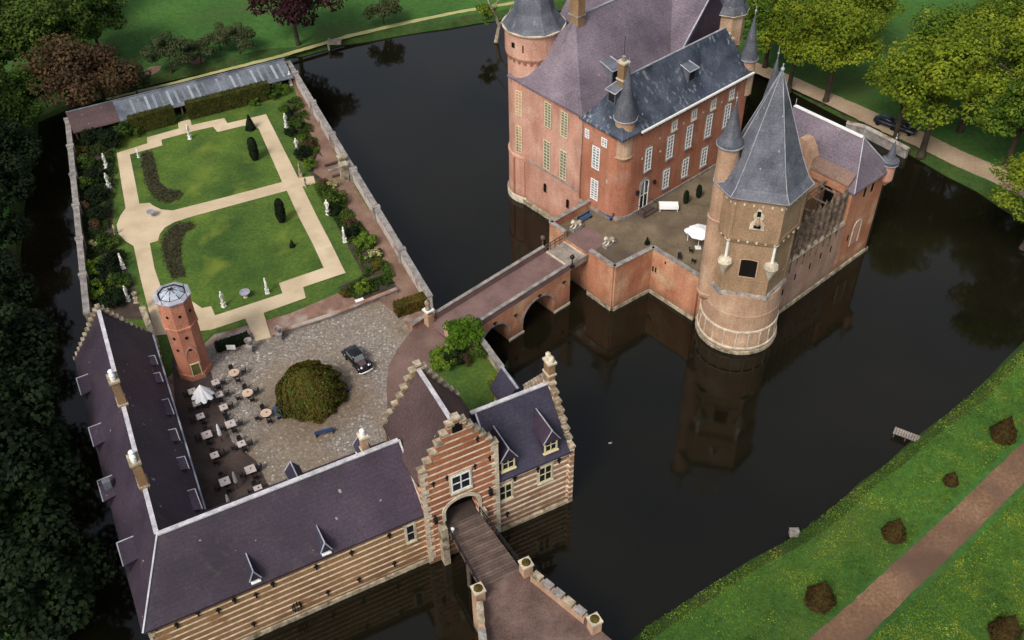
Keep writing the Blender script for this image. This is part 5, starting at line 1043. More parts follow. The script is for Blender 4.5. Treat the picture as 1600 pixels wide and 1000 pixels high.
def bench(label, px, py, rot, L_=1.7):
    p = A(px, py, GZ+.5); r = thing('bench', label, 'bench', (p.x, p.y, GZ+.03), 'blue benches around the courtyard tree')
    m = MB()
    for k in range(3): m.box(W0, -L_/2, L_/2, -.22+k*.16, -.09+k*.16, .42, .46)
    m.build('seat', 'blue', r, local=True); m = MB()
    for k in range(3): m.box(W0, -L_/2, L_/2, .27, .31, .52+k*.15, .64+k*.15)
    m.build('backrest', 'blue', r, local=True)
    for x in (-L_/2+.15, L_/2-.15): m = MB(); m.box(W0, x-.04, x+.04, -.22, .3, 0, .415); m.box(W0, x-.04, x+.04, .22, .265, .416, .95); m.build('leg', 'iron', r, local=True)
    r.rotation_euler.z = rot
bench('blue bench left of the courtyard tree beside a round table', 432, 643, B.a+math.radians(92)+math.pi); bench('blue bench below the courtyard tree', 506, 673, B.a-math.radians(8)+math.pi, 2.0); bench('blue bench half hidden behind the right side of the courtyard tree', 537, 602, B.a+math.radians(100), 1.7)
for lb, px, py, rt_ in (('dark blue bench against the terrace wall left of the castle corner', 914, 341, 0), ('dark blue bench against the castle wall beside the rounded corner', 947, 335, -90)):
    q_, n_ = M.g(px, py, TZ+.4); bench(lb, px, py, 0, 2.2); o = bpy.context.scene.objects; b_ = [x for x in o if x.get('label') == lb][0]; b_.location = M.w(q_, n_, TZ+.03); b_.rotation_euler.z = M.a+math.radians(rt_); b_['group'] = 'blue benches on the castle terrace'
p = A(322, 634, GZ); r = thing('parasol', 'white parasol standing half open with pleated scalloped cloth near the tower', 'parasol', (p.x, p.y, GZ+.04))
m = MB(); m.tube([(0, 0, .1), (0, 0, 3.0)], .04, 8); m.box(W0, -.4, .4, -.4, .4, 0, .12); m.build('pole', 'iron', r, local=True)
m = MB(); nn = 24; rings = []
for t in (0, .35, .7, 1.0):
    rings.append([Vector(((.05+t*1.15*(1 if i % 3 else .78))*math.cos(2*math.pi*i/nn), (.05+t*1.15*(1 if i % 3 else .78))*math.sin(2*math.pi*i/nn), 3.1-t*1.5*(1 if i % 3 else .9)-t*.1)) for i in range(nn)])
rings += [[v+Vector((0, 0, -.03)) for v in g_] for g_ in rings[::-1]]
m.loft(rings, True, True); m.build('canopy', 'canvas', r, local=True)
for lb, px, py, mt in (('closed pale parasol between the two large square tables in the upper group', 347, 690, 'canvas'), ('closed greyish parasol between the two large square tables in the lower group', 372, 764, 'canvas_grey'), ('closed grey parasol standing just beyond the roof ridge', 362, 800, 'canvas_grey')):
    p = A(px, py, GZ); r = thing('parasol', lb, 'parasol', (p.x, p.y, GZ+.04), 'closed parasols between the cafe tables'); m = MB(); m.tube([(0, 0, 0), (0, 0, 1)], .035, 8); m.build('pole', 'iron', r, local=True)
    m = MB(); rr = []
    for z, rd in ((.9, .13), (1.1, .2), (1.9, .16), (2.5, .09), (2.65, .02)): rr.append([Vector((rd*(1 if i % 2 else .72)*math.cos(i*math.pi/8), rd*(1 if i % 2 else .72)*math.sin(i*math.pi/8), z)) for i in range(16)])
    m.loft(rr); m.build('canopy', mt, r, local=True)
# information board
p = A(363, 551, GZ); r = thing('sign_board', 'small white blank board standing left of the garden urn', 'sign', (p.x, p.y, GZ)); m = MB(); m.box(W0, -.5, .5, -.03, .03, .5, 1.15); m.build('panel', 'white', r, local=True); m = MB(); m.box(W0, -.45, -.4, -.02, .02, 0, .5); m.box(W0, .4, .45, -.02, .02, 0, .5); m.build('leg', 'iron', r, local=True)
# terrace tents
p = M.w(4.7, -4.1); q_, n_ = M.g(1045, 320, TZ+.8)
r = thing('awning_table', 'long white covered table on the terrace in front of the castle door', 'covered table', M.w(q_, n_, TZ))
X['tent'] = flat('bright tent cloth', (.9, .9, .9), .7, .1, 0, .03)
m = MB(); m.box(W0, -1.2, 1.2, -.5, .5, .85, .92); m.box(W0, -1.22, 1.22, -.53, -.5, .45, .93); m.box(W0, -1.22, 1.22, .5, .53, .45, .93); m.build('cloth', 'tent', r, local=True)
for x in (-1.1, 1.1):
    for y in (-.42, .42): m = MB(); m.box(W0, x-.03, x+.03, y-.03, y+.03, 0, .845); m.build('leg', 'white', r, local=True)
r.rotation_euler.z = -.05
q_, n_ = M.g(1094, 362, TZ+2.5); r = thing('parasol', 'large open white parasol on the terrace half hidden by the round corner turret', 'parasol', M.w(q_, n_, TZ)); m = MB(); m.tube([(0, 0, 0), (0, 0, 2.7)], .04, 8); m.box(W0, -.35, .35, -.35, .35, 0, .1); m.build('pole', 'white', r, local=True)
m = MB(); m.lathe((0, 0), [(1.55, 2.35), (1.6, 2.5), (.05, 3.0)], 8); m.build('canopy', 'tent', r, local=True)
q_, n_ = M.g(1074, 376, TZ); r = thing('parasol', 'small white parasol beside the larger one on the terrace', 'parasol', M.w(q_, n_, TZ)); m = MB(); m.tube([(0, 0, 0), (0, 0, 1.7)], .05, 8); m.build('pole', 'white', r, local=True)
m = MB(); m.lathe((0, 0), [(.35, 1.2), (.55, 1.55), (.3, 1.8), (.05, 1.9)], 10); m.build('canopy', 'tent', r, local=True)
for k, (px, py, lb) in enumerate(((1062, 402, 'pale cushioned chair'), (1080, 392, 'grey chair'), (1084, 408, 'white stool'))):
    q_, n_ = M.g(px, py, TZ+.4); o = copy_tree(CH); o.location = M.w(q_, n_, TZ+.05); o.rotation_euler.z = k*1.3; o['label'] = ('dark chair on the terrace nearest the corner of the wall', 'dark chair on the terrace just below the small white parasol', 'dark chair on the terrace against the great tower turret')[k]; o['group'] = 'chairs on the castle terrace'
# ================================================================== VINTAGE CAR
def loft_x(m, secs):   # secs: (x, half width, z0, z1, roundness)
    rings = []
    for x, hw, z0, z1 in secs:
        rr = []
        for t in [i*2*math.pi/16 for i in range(16)]:
            c_, s_ = math.cos(t), math.sin(t); e = .55
            rr.append(Vector((x, hw*math.copysign(abs(c_)**e, c_), (z0+z1)/2+(z1-z0)/2*math.copysign(abs(s_)**e, s_))))
        rings.append(rr)
    m.loft(rings)
def vintage_car(label, loc, rot):
    r = thing('parked_car', label, 'car', loc)
    m = MB(); loft_x(m, [(-2.05, .35, .4, .7), (-1.85, .6, .3, .95), (-1.3, .72, .28, 1.1), (-.6, .78, .28, 1.05), (.4, .74, .28, 1.02), (1.2, .55, .3, 1.0), (1.75, .42, .35, .95), (1.9, .3, .45, .8)]); m.build('body', 'carpaint', r, True, True)
    m = MB(); loft_x(m, [(-1.6, .45, .9, 1.15), (-1.2, .62, .95, 1.45), (-.6, .66, .95, 1.55), (.1, .64, .95, 1.52), (.45, .6, .95, 1.4)]); m.build('roof', 'carpaint', r, True, True)
    m = MB(); m.hexa([Vector(v) for v in ((.42, -.55, 1.02), (.75, -.52, 1.0), (.75, .52, 1.0), (.42, .55, 1.02))], [Vector(v) for v in ((.38, -.5, 1.42), (.44, -.5, 1.42), (.44, .5, 1.42), (.38, .5, 1.42))]); m.build('windscreen', 'shutter', r, local=True)
    for sy in (-1, 1):
        m = MB(); m.box(W0, -1.0, .3, .655*sy-.02, .655*sy+.02, 1.1, 1.38); m.build('side_window', 'shutter', r, local=True)
        m = MB(); m.tube([(1.95, .62*sy, .5), (1.7, .68*sy, .78), (1.25, .7*sy, .82), (.8, .72*sy, .6), (.3, .75*sy, .35)], [.12, .2, .22, .16, .1], 8); m.build('wing', 'carpaint', r, True, True)
        m = MB(); m.tube([(-2.0, .6*sy, .45), (-1.7, .7*sy, .75), (-1.2, .74*sy, .8), (-.8, .74*sy, .55)], [.12, .2, .22, .1], 8); m.build('wing', 'carpaint', r, True, True)
        m = MB(); m.ball((1.72, .42*sy, .9), .13, .12, .12, 8, 6); m.build('headlight', 'white', r, True, True)
        for x in (-1.3, 1.3):
            m = MB(); rg = []
            for yy, rd in ((.58, .25), (.6, .33), (.76, .33), (.78, .25)): rg.append([Vector((x+rd*math.cos(t), yy*sy, .33+rd*math.sin(t))) for t in [i*2*math.pi/18 for i in range(18)]])
            m.loft(rg); wh = m.build('wheel', 'tyre', r, local=True); m = MB(); rg = [[Vector((x+.18*math.cos(t), yy*sy, .33+.18*math.sin(t))) for t in [i*2*math.pi/14 for i in range(14)]] for yy in (.78, .8)]; m.loft(rg); m.build('hubcap', 'chrome', wh, local=True)
    m = MB(); m.hexa([Vector(v) for v in ((.8, -.42, .98), (1.55, -.34, .93), (1.55, .34, .93), (.8, .42, .98))], [Vector(v) for v in ((.8, -.38, 1.05), (1.5, -.28, 1.0), (1.5, .28, 1.0), (.8, .38, 1.05))]); m.build('bonnet', 'leather', r, local=True)
    m = MB(); m.tube([(1.8, -.85, .42), (2.02, -.6, .44), (2.1, 0, .45), (2.02, .6, .44), (1.8, .85, .42)], .065, 8); m.build('bumper', 'white', r, True, True)
    m = MB(); m.tube([(-1.9, -.7, .45), (-2.12, 0, .45), (-1.9, .7, .45)], .055, 8); m.build('bumper', 'chrome', r, True, True)
    r.rotation_euler.z = rot; return r
a, b = A(545, 549, GZ+.4), A(572, 579, GZ+.4); p = (a+b)/2; d = b-a
c1 = vintage_car('black vintage saloon car with chrome bumper parked on the cobbled courtyard', (p.x, p.y, GZ+.03), math.atan2(d.y, d.x)); c1.scale = (1.05, 1.05, 1.05)
def modern_car(label, loc, rot, mt):
    r = thing('parked_car', label, 'car', loc)
    m = MB(); loft_x(m, [(-2.15, .65, .35, .8), (-1.9, .84, .25, .95), (-.8, .88, .22, .98), (.8, .88, .22, .92), (1.8, .82, .25, .82), (2.1, .6, .35, .7)]); m.build('body', mt, r, True, True)
    m = MB(); loft_x(m, [(-1.7, .6, .85, 1.0), (-1.1, .7, .88, 1.38), (-.2, .72, .88, 1.45), (.5, .68, .88, 1.3), (1.1, .6, .8, .95)]); m.build('cabin', 'glass', r, True, True)
    m = MB(); m.box(W0, -1.1, .25, -.52, .52, 1.40, 1.47); m.build('roof', mt, r, local=True)
    for sy in (-1, 1):
        for x in (-1.3, 1.3):
            m = MB(); rg = [[Vector((x+.32*math.cos(t), yy*sy, .32+.32*math.sin(t))) for t in [i*2*math.pi/16 for i in range(16)]] for yy in (.7, .9)]; m.loft(rg); m.build('wheel', 'tyre', r, local=True)
    r.rotation_euler.z = rot
p = A(1388, 192, 1.5); modern_car('dark blue car parked on the sandy lane under the trees', (p.x, p.y, 1.02), math.radians(-40), flat('dark blue paint', (.012, .016, .035), .2, .6)); 
p = A(1411, 200, 1.5); modern_car('dark grey car parked behind the blue one, mostly hidden by a tree trunk', (p.x, p.y, 1.02), math.radians(-40), flat('dark grey paint', (.03, .03, .03), .2, .6))
# jetty, box, ducks
a, b = A(1397, 672, .6), A(1437, 687, .6); r = thing('jetty', 'small weathered wooden jetty reaching into the moat from the grassy bank', 'jetty', (a.x, a.y, 0)); d = (b-a).normalized(); nv = Vector((-d.y, d.x, 0))*.5; L_ = (b-a).length
m = MB()
for k in range(10): s = L_*k/10; p0, p1 = a+d*s, a+d*(s+L_/10*.85); m.hexa([x+Vector((0, 0, -.03)) for x in (p0-nv, p1-nv, p1+nv, p0+nv)], [x+Vector((0, 0, .05)) for x in (p0-nv, p1-nv, p1+nv, p0+nv)])
m.build('deck', 'wood_pale', r)
for s in (.15, L_*.5): 
    for sg in (-1, 1): m = MB(); x = a+d*s+nv*.85*sg; m.tube([(x.x, x.y, -2), (x.x, x.y, .55)], .07, 6); m.build('post', 'wood', r)
p = A(1241, 831, .8); m = MB(); m.box(W0, p.x-.42, p.x+.42, p.y-.3, p.y+.3, .3, .95); m.box(W0, p.x-.47, p.x+.47, p.y-.35, p.y+.35, .953, 1.02); tag(m.build('utility_box', 'stone_grey'), 'small pale grey box at the water edge of the grassy bank', 'utility box')
p = A(523, 65, 1.3); m = MB(); m.box(M, *[0]*0) if False else m.box(W0, p.x-1.1, p.x+1.1, p.y-.6, p.y+.6, 1.02, 1.5); m.box(W0, p.x-1.2, p.x-.9, p.y-.7, p.y+.7, -.5, 1.6); tag(m.build('sluice_wall', 'wood_pale'), 'small pale sluice platform on the far bank beside the grass track', 'sluice')
for px, py, lb in ((953, 693, 'tiny pale duck floating alone in the middle of the dark moat'),):
    p = A(px, py, 0); m = MB(); m.ball((p.x, p.y, .06), .19, .1, .1, 8, 5); m.ball((p.x+.17, p.y, .2), .06, .05, .06, 6, 4); m.tube([(p.x+.12, p.y, .08), (p.x+.16, p.y, .18)], .035, 6); tag(m.build('duck', 'canvas_grey', smooth=True), lb, 'duck')
p = A(562, 471, GZ+.3); m = MB(); m.box(B, *[v for v in (B.q(p)[0]-.45, B.q(p)[0]+.45, B.q(p)[1]-.2, B.q(p)[1]+.2, GZ+.02, GZ+.45)]); m.box(B, B.q(p)[0]-.5, B.q(p)[0]+.5, B.q(p)[1]-.25, B.q(p)[1]+.25, GZ+.453, GZ+.55); tag(m.build('marble_bench', 'white'), 'small white stone bench at the edge of the planted bed by the courtyard', 'stone bench')
# moat steps beside the garden wall
r = thing('stone_steps', 'dark sunken steps with pale kerbs beside the garden wall piers', 'steps', A(515, 265, GZ))
for k, (px, py) in enumerate(((508, 259), (513, 267), (519, 276))):
    a, b = A(px, py, GZ+.2), A(px+24, py-7, GZ+.2); m = MB(); m.bar(a+Vector((0, 0, .0)), b, .35, .3-.06*k); m.build('step', 'stone_grey' if k % 2 else 'paving_dark', r)
for px, py, lb in ((534, 246, 'upper stone pier standing out of the garden wall by the steps'), (536, 258, 'lower stone pier standing out of the garden wall by the steps')):
    p = A(px, py, 7); m = MB(); q_, n_ = B.q(p); m.box(B, q_-.5, q_+.5, n_-.4, n_+.4, GZ, 7.0); m.box(B, q_-.6, q_+.6, n_-.5, n_+.5, 7.003, 7.25); tag(m.build('wall_pier', 'stone_dirty'), lb, 'pier')
# ================================================================== VEGETATION
def quads(centers, normals, sizes, rng):
    n = len(centers); t = rng.normal(size=(n, 3)); u = np.cross(normals, t); u /= np.linalg.norm(u, axis=1)[:, None]+1e-9; v = np.cross(normals, u)
    s = sizes[:, None]*.5; a = s*u; b = s*v*rng.uniform(.6, 1.0, (n, 1))
    V = np.stack([centers-a-b*.6, centers+a*.2-b, centers+a+b*.5, centers-a*.3+b], 1).reshape(-1, 3)
    return V
def leaf_obj(name, V, mt, parent=None, loc=None):
    me = bpy.data.meshes.new(name); nq = len(V)//4
    me.vertices.add(len(V)); me.vertices.foreach_set('co', V.astype(np.float32).ravel()); me.loops.add(nq*4); me.loops.foreach_set('vertex_index', np.arange(nq*4, dtype=np.int32))
    me.polygons.add(nq); me.polygons.foreach_set('loop_start', np.arange(0, nq*4, 4, dtype=np.int32)); me.update(calc_edges=True); me.validate()
    me.materials.append(X[mt] if isinstance(mt, str) else mt); o = bpy.data.objects.new(name, me); COL.objects.link(o)
    if parent is not None: o.parent = parent
    if loc is not None: o.location = loc
    ORG[o.name] = Vector((0, 0, 0)); return o
def crown(seed, rx, rz, zc, ncl, nl, ls, squash=.75, cr=.30, low=-.5, cone=0.0):
    rng = np.random.default_rng(seed); C = []
    while len(C) < ncl:
        d = rng.normal(size=3); d /= np.linalg.norm(d)
        if d[2] < low: continue
        f = rng.uniform(.55, .95) if rng.random() < .8 else rng.uniform(.1, .5)
        w_ = 1-cone*max(0, d[2]*f)
        C.append((d[0]*f*rx*w_*rng.uniform(.9, 1.1), d[1]*f*rx*w_*rng.uniform(.9, 1.1), zc+d[2]*f*rz, rx*cr*rng.uniform(.6, 1.2)))
    VV = []
    for x, y, z, r in C:
        k = int(nl*(r/(rx*cr))**2); d = rng.normal(size=(k, 3)); d /= np.linalg.norm(d, axis=1)[:, None]; rad = rng.uniform(.45, 1.08, (k, 1))**.6*r
        P = d*rad*np.array([1, 1, squash])+np.array([x, y, z]); out = d+np.array([0, 0, .7])+rng.normal(size=(k, 3))*.45; out /= np.linalg.norm(out, axis=1)[:, None]
        VV.append(quads(P, out, rng.uniform(.6, 1.3, k)*ls, rng))
    return np.concatenate(VV), C
def trunk_mb(C, h, r0, seed, limbs=9):
    rr = random.Random(seed); m = MB(); x = rr.uniform(-.4, .4); y = rr.uniform(-.4, .4)
    m.tube([(0, 0, -.3), (0, 0, .6), (x*.5, y*.5, h*.35), (x, y, h*.7)], [r0*1.5, r0, r0*.75, r0*.35], 8)
    for c_ in rr.sample(C, min(limbs, len(C))):
        t = rr.uniform(.3, .65); s = Vector((x*t, y*t, h*t)); e = Vector(c_[:3]); md = s.lerp(e, .5)+Vector((0, 0, .4)); m.tube([s, md, e], [r0*.38, r0*.24, r0*.08], 5)
    return m
PROTO = {}
X['l_bush'] = leafm('fresh green leaves', (.03, .08, .006), (.09, .19, .012), (.16, .24, .02), .5, .3, .5)
def tree_proto(key, seed, R_, h, leaf, ncl=42, nl=150, ls=.42, r0=.33, name='broadleaf_tree', low=-.45, rz=None, cone=0.0, cr=.30):
    rz = rz or h*.38; V, C = crown(seed, R_, rz, h-rz*1.05, ncl, nl, ls, low=low, cone=cone, cr=cr)
    r = thing(name, 'x', 'tree', (0, 0, 0)); trunk_mb(C, h, r0, seed).build('trunk', 'bark', r, local=True); leaf_obj('crown', V, leaf, r); PROTO[key] = r; return r
def plant(key, px, py, label, scale=1.0, z=1.0, group=None, rot=None, at_top=None, sz=1.0, hgt=None):
    """px, py: foot of the trunk, or with at_top the middle of the crown at that height"""
    p = A(px, py, z if at_top is None else z+at_top); src = PROTO[key]
    if src.name in used: o = copy_tree(src)
    else: o = src; used.add(src.name)
    o.location = (p.x, p.y, z); o.rotation_euler.z = R.uniform(0, 6.28) if rot is None else rot; o.scale = (scale, scale, scale*sz); o['label'] = label
    if group: o['group'] = group
    return o
tree_proto('oakA', 11, 5.2, 13, 'l_bright', 50, 230, .32, low=-.35); tree_proto('oakB', 12, 4.8, 12, 'l_green', 46, 230, .32, low=-.35); tree_proto('oakC', 13, 5.0, 12.5, 'l_bright', 42, 230, .30, name='broadleaf_tree', low=-.3)
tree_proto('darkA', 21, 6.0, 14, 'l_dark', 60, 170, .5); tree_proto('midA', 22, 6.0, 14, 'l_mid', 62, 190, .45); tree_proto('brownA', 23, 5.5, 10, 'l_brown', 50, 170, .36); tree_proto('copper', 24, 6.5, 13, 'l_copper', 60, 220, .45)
tree_proto('hazy', 25, 3.6, 6, 'l_hazy', 34, 140, .32, r0=.15, name='bush')
NE = [('oakA', 1290, 158, 'bright green tree on the lane with its dark trunk just right of the spires', 1.0), ('oakC', 1232, 140, 'yellow green tree directly behind the tall slate spire', .95), ('oakB', 1195, 105, 'green tree touching the small turret spire of the castle', .9),
      ('oakA', 1440, 240, 'large yellow green tree above the parked dark blue car', 1.15), ('oakC', 1398, 218, 'green tree whose trunk stands in front of the parked cars', .95), ('oakB', 1570, 262, 'green tree at the right where the sandy lane leaves the photo', 1.05), ('oakC', 1500, 205, 'broad yellow tree in the middle of the right hand row', 1.15), ('oakB', 1452, 152, 'tree behind the row with a paler crown near the meadow', 1.0),
      ('oakA', 1600, 385, 'tree at the right edge leaning over the moat bank', .9), ('oakC', 1640, 320, 'tree at the right edge above the moat corner', .95), ('oakA', 1580, 170, 'yellowish tree at the right edge in the second row', 1.1), ('oakB', 1620, 110, 'green tree in the upper right corner beyond the row', 1.15), ('oakC', 1548, 88, 'bright tree near the top right corner', 1.05),
      ('oakB', 1225, 60, 'green tree at the top beyond the lane above the spires', 1.0), ('oakA', 1330, 92, 'bright tree left of the strip of meadow at the top', .95), ('oakB', 1270, 30, 'green tree cut by the top edge right of the castle', 1.0), ('oakC', 1180, 20, 'tree behind the castle roofs at the top edge', 1.0), ('oakB', 1650, 230, 'green tree at the right edge level with the lane', 1.0), ('oakB', 1530, 130, 'dense green tree in the middle of the upper right group', 1.0)]
sheet('bare_patch', 'soil_path', [A(x, y, 1) for x, y in ((222, 112), (236, 104), (252, 103), (250, 110), (238, 117), (226, 119))], 1.03)
sheet('bare_patch', 'soil_path', [A(x, y, 1) for x, y in ((292, 92), (308, 88), (322, 92), (318, 98), (300, 100))], 1.03)
for k, x, y, lb, s in NE: plant(k, x, y, lb, s*1.25, group='trees along the sandy lane')
plant('midA', 100, 130, 'green tree left of the garden at the bend of the far bank', 1.1); 
for k, x, y, lb, s in (('midA', 90, 60, 'large mottled green tree in the upper left corner group', 1.15), ('midA', 160, 95, 'tall green tree at the edge of the upper left wood beside the meadow', .95), ('midA', 20, 80, 'green tree at the top left corner of the photo', 1.2), ('midA', 60, 130, 'green tree behind the brown one at the upper left', 1.1), ('brownA', 118, 186, 'brown budding tree beside the end of the garden gallery', 1.25), ('brownA', 168, 176, 'reddish brown tree overhanging the roof of the garden gallery', 1.05),
                        ('midA', -20, 250, 'green tree on the left edge level with the far garden', 1.1), ('midA', 10, 250, 'yellowish green tree on the left bank below the brown tree', .9), ('darkA', 10, 360, 'very dark tree on the left bank level with the gravel circle', .85), ('darkA', -10, 440, 'very dark tree on the left edge beside the grey water', 1.0), ('darkA', 5, 530, 'very dark tree on the left bank opposite the stepped gable', .85), ('midA', -30, 560, 'green crown peeping in at the left edge halfway down', .85),
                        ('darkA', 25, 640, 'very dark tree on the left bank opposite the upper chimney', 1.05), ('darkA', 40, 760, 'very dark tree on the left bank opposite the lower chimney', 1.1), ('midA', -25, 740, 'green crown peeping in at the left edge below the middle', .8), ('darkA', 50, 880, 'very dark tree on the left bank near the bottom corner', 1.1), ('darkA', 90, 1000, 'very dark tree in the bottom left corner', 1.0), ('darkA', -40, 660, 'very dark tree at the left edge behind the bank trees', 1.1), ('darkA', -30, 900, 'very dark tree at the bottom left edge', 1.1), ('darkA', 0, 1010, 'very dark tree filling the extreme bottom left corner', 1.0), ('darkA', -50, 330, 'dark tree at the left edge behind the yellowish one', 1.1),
                        ('copper', 466, 70, 'dark copper leaved tree beyond the far bank', 1.15), ('midA', 40, 215, 'green tree between the brown tree and the left edge', .85), ('midA', -15, 170, 'green tree at the left edge below the corner wood', 1.0), ('darkA', 28, 300, 'dark tree on the left bank above the gravel circle level', .8), ('midA', 120, 40, 'green tree at the top edge beside the meadow', 1.0), ('hazy', 268, 112, 'grey green bush beyond the gallery beside the bare patch', 1.0), ('hazy', 315, 100, 'low olive bush right of the grey green bush on the far bank', .7), ('hazy', 345, 78, 'hazy bush between the meadow and the grass track', .75), ('hazy', 600, 38, 'low dark green bush right of the copper tree', .9), ('hazy', 215, 148, 'bush at the left end of the grass track', .8), ('midA', 640, -40, 'green tree cut by the top edge right of the copper tree', .6), ('hazy', 375, 84, 'small bush left of the copper tree on the far bank', .8)):
    plant(k, x, y, lb, s)
# bare leaning tree by the round tower
r = thing('leaning_tree', 'half bare tree leaning over the moat beside the round tower', 'tree', A(775, 62, .6)); o0 = Vector(r.location)
m = MB(); m.tube([Vector((0, 0, -.5)), Vector((.6, .3, 2.5)), Vector((-.6, .4, 5.5)), Vector((-1.5, .2, 8))], [.4, .3, .22, .1], 7)
br_ = [((.6, .3, 2.5), (2.4, 0, 5.0), (3.0, .2, 7)), ((-.6, .4, 5.5), (.9, 0, 7.5), (1.6, .4, 9)), ((-.3, .3, 4.5), (-2.2, .2, 5.8), (-3, 0, 7.4))]
for a, b, c_ in br_: m.tube([Vector(a), Vector(b), Vector(c_)], [.18, .11, .04], 5)
m.build('trunk', 'stone_dirty', r, local=True); V, C = crown(5, 2.2, 2.2, 4.6, 22, 90, .28); V[:, 0] += -1.3; leaf_obj('crown', V, 'l_green', r)
# bushes and clipped plants
def bush_proto(key, seed, R_, h, leaf, ncl=16, nl=110, ls=.2, name='shrub', cone=0.0, low=-.2, cr=.38):
    V, C = crown(seed, R_, h*.55, h*.5, ncl, nl, ls, low=low, cone=cone, cr=cr); V[:, 2] = np.maximum(V[:, 2], .02); r = thing(name, 'x', 'shrub', (0, 0, 0)); leaf_obj('foliage', V, leaf, r)
    m = MB()
    for k in range(3): m.tube([(0, 0, 0), (R_*.3*math.cos(k*2.1), R_*.3*math.sin(k*2.1), h*.5)], [.05, .02], 5)
    m.build('stem', 'bark', r, local=True); PROTO[key] = r; return r
bush_proto('sh_dark', 31, 1.4, 1.7, 'l_dark'); bush_proto('sh_green', 32, 1.3, 1.6, 'l_green'); bush_proto('sh_mid', 33, 1.3, 1.5, 'l_mid'); bush_proto('sh_olive', 34, 1.2, 1.2, 'l_olive'); bush_proto('sh_cream', 35, 1.0, 1.3, 'l_cream', 12, 70, .16); bush_proto('sh_brown', 36, 1.2, 1.2, 'l_brown', 12, 90, .18); bush_proto('sh_yel', 37, .7, 1.3, 'l_yellow', 8, 60, .16)
nmz = {'sh_dark': 'dark green', 'sh_green': 'bright green', 'sh_mid': 'mid green', 'sh_olive': 'olive green', 'sh_cream': 'cream flowering', 'sh_brown': 'brownish', 'sh_yel': 'orange yellow'}
bl = [('sh_mid', 205, 212, 1.5, 'broad', 'below the left half of the gallery hedge'), ('sh_dark', 180, 225, 1.4, 'broad', 'in the far left corner of the garden'), ('sh_olive', 125, 240, 1.0, 'rounded', 'against the outer wall at the top of the left border'), ('sh_dark', 150, 222, 1.2, 'rounded', 'between the outer wall and the far left corner lawn'), ('sh_mid', 137, 262, 1.1, 'rounded', 'left of the upper white statue in the left border'), ('sh_dark', 152, 282, 1.1, 'rounded', 'between the two upper white statues and the outer wall'), ('sh_mid', 130, 298, 1.1, 'loose', 'against the outer wall level with the lower of two statues'),
      ('sh_dark', 157, 312, 1.2, 'rounded', 'below the two upper white statues'), ('sh_brown', 133, 330, 1.2, 'sparse', 'against the outer wall level with the gravel circle'), ('sh_dark', 160, 343, 1.1, 'rounded', 'left of the gravel circle'), ('sh_brown', 148, 360, 1.0, 'sparse', 'by the pale patch in the left border'), ('sh_mid', 172, 385, 1.1, 'loose', 'below left of the gravel circle'), ('sh_cream', 150, 388, .9, 'loose', 'in the lower left border beside the outer wall'), ('sh_dark', 185, 408, .9, 'rounded', 'just above the lower white statue of the left border'),
      ('sh_green', 150, 425, 1.1, 'leafy', 'beside the outer wall in the lower left border'), ('sh_dark', 170, 432, 1.1, 'rounded', 'left of the lower white statue in the left border'), ('sh_mid', 190, 448, 1.1, 'leafy', 'between the two lower statues of the left border'), ('sh_green', 148, 462, 1.1, 'leafy', 'near the stepped gable of the west range'), ('sh_dark', 180, 476, 1.1, 'rounded', 'behind the stepped gable of the west range'),
      ('sh_yel', 402, 160, 1.0, 'flame shaped', 'in front of the gallery hedge'), ('sh_green', 398, 164, .8, 'low', 'at the foot of the orange yellow shrub'), ('sh_mid', 425, 152, 1.5, 'large', 'at the right end of the gallery hedge'), ('sh_green', 440, 146, 1.2, 'leafy', 'under the right end of the gallery'), ('sh_green', 446, 176, 1.0, 'low', 'left of the dark cone in the right border'), ('sh_mid', 462, 200, 1.1, 'rounded', 'behind the first statue of the right border'), ('sh_dark', 455, 212, .9, 'rounded', 'below the first statue of the right border'),
      ('sh_mid', 470, 222, 1.0, 'spreading', 'left of the second statue of the right border'), ('sh_brown', 484, 232, 1.1, 'sparse', 'beside the earth walk above the steps'), ('sh_dark', 476, 246, 1.1, 'rounded', 'right of the second statue of the right border'), ('sh_green', 484, 262, 1.0, 'leafy', 'just above the side walk to the steps'), ('sh_brown', 505, 290, .9, 'rounded', 'just below the side walk to the steps'), ('sh_cream', 523, 294, 1.1, 'loose', 'on top of the large mass beside the steps'), ('sh_mid', 528, 318, 1.5, 'large', 'right of the third statue of the right border'), ('sh_dark', 522, 336, .9, 'rounded', 'at the foot of the third statue'),
      ('sh_brown', 550, 352, 1.0, 'sparse', 'between the third and fourth statues of the right border'), ('sh_dark', 548, 368, .9, 'rounded', 'behind the fourth statue of the right border'), ('sh_green', 573, 383, 1.25, 'rounded', 'in the right border near the garden wall'), ('sh_cream', 583, 403, 1.3, 'flowering', 'below the rounded green shrub of the right border'), ('sh_olive', 590, 418, .8, 'yellowish', 'below the cream flowering shrub'), ('sh_green', 566, 455, 1.0, 'leafy', 'in the planted bed by the low kerb wall'), ('sh_olive', 540, 462, .8, 'low', 'at the left end of the planted bed by the kerb wall')]
for k, x, y, s, ad, wh in bl: plant(k, x, y, '%s %s shrub %s' % (ad, nmz[k], wh), s*(.95 if x < 260 else .82), z=GZ, group=None)
tree_proto('bushtree', 41, 2.4, 4.2, 'l_bush', 60, 260, .2, r0=.16, name='round_tree', low=-.6, rz=2.0)
plant('bushtree', 727, 540, 'round bright green tree at the corner of the bridge and the small lawn', .9, z=GZ)
plant('sh_green', 692, 568, 'bright green shrub at the edge of the road below the round tree', 1.3, z=GZ); plant('sh_dark', 712, 560, 'dark shrub under the round green tree', 1.0, z=GZ); plant('sh_brown', 728, 566, 'brown dry shrub at the foot of the round tree', .9, z=GZ); plant('sh_mid', 752, 555, 'ivy mass on the small garden wall', 1.0, z=GZ)
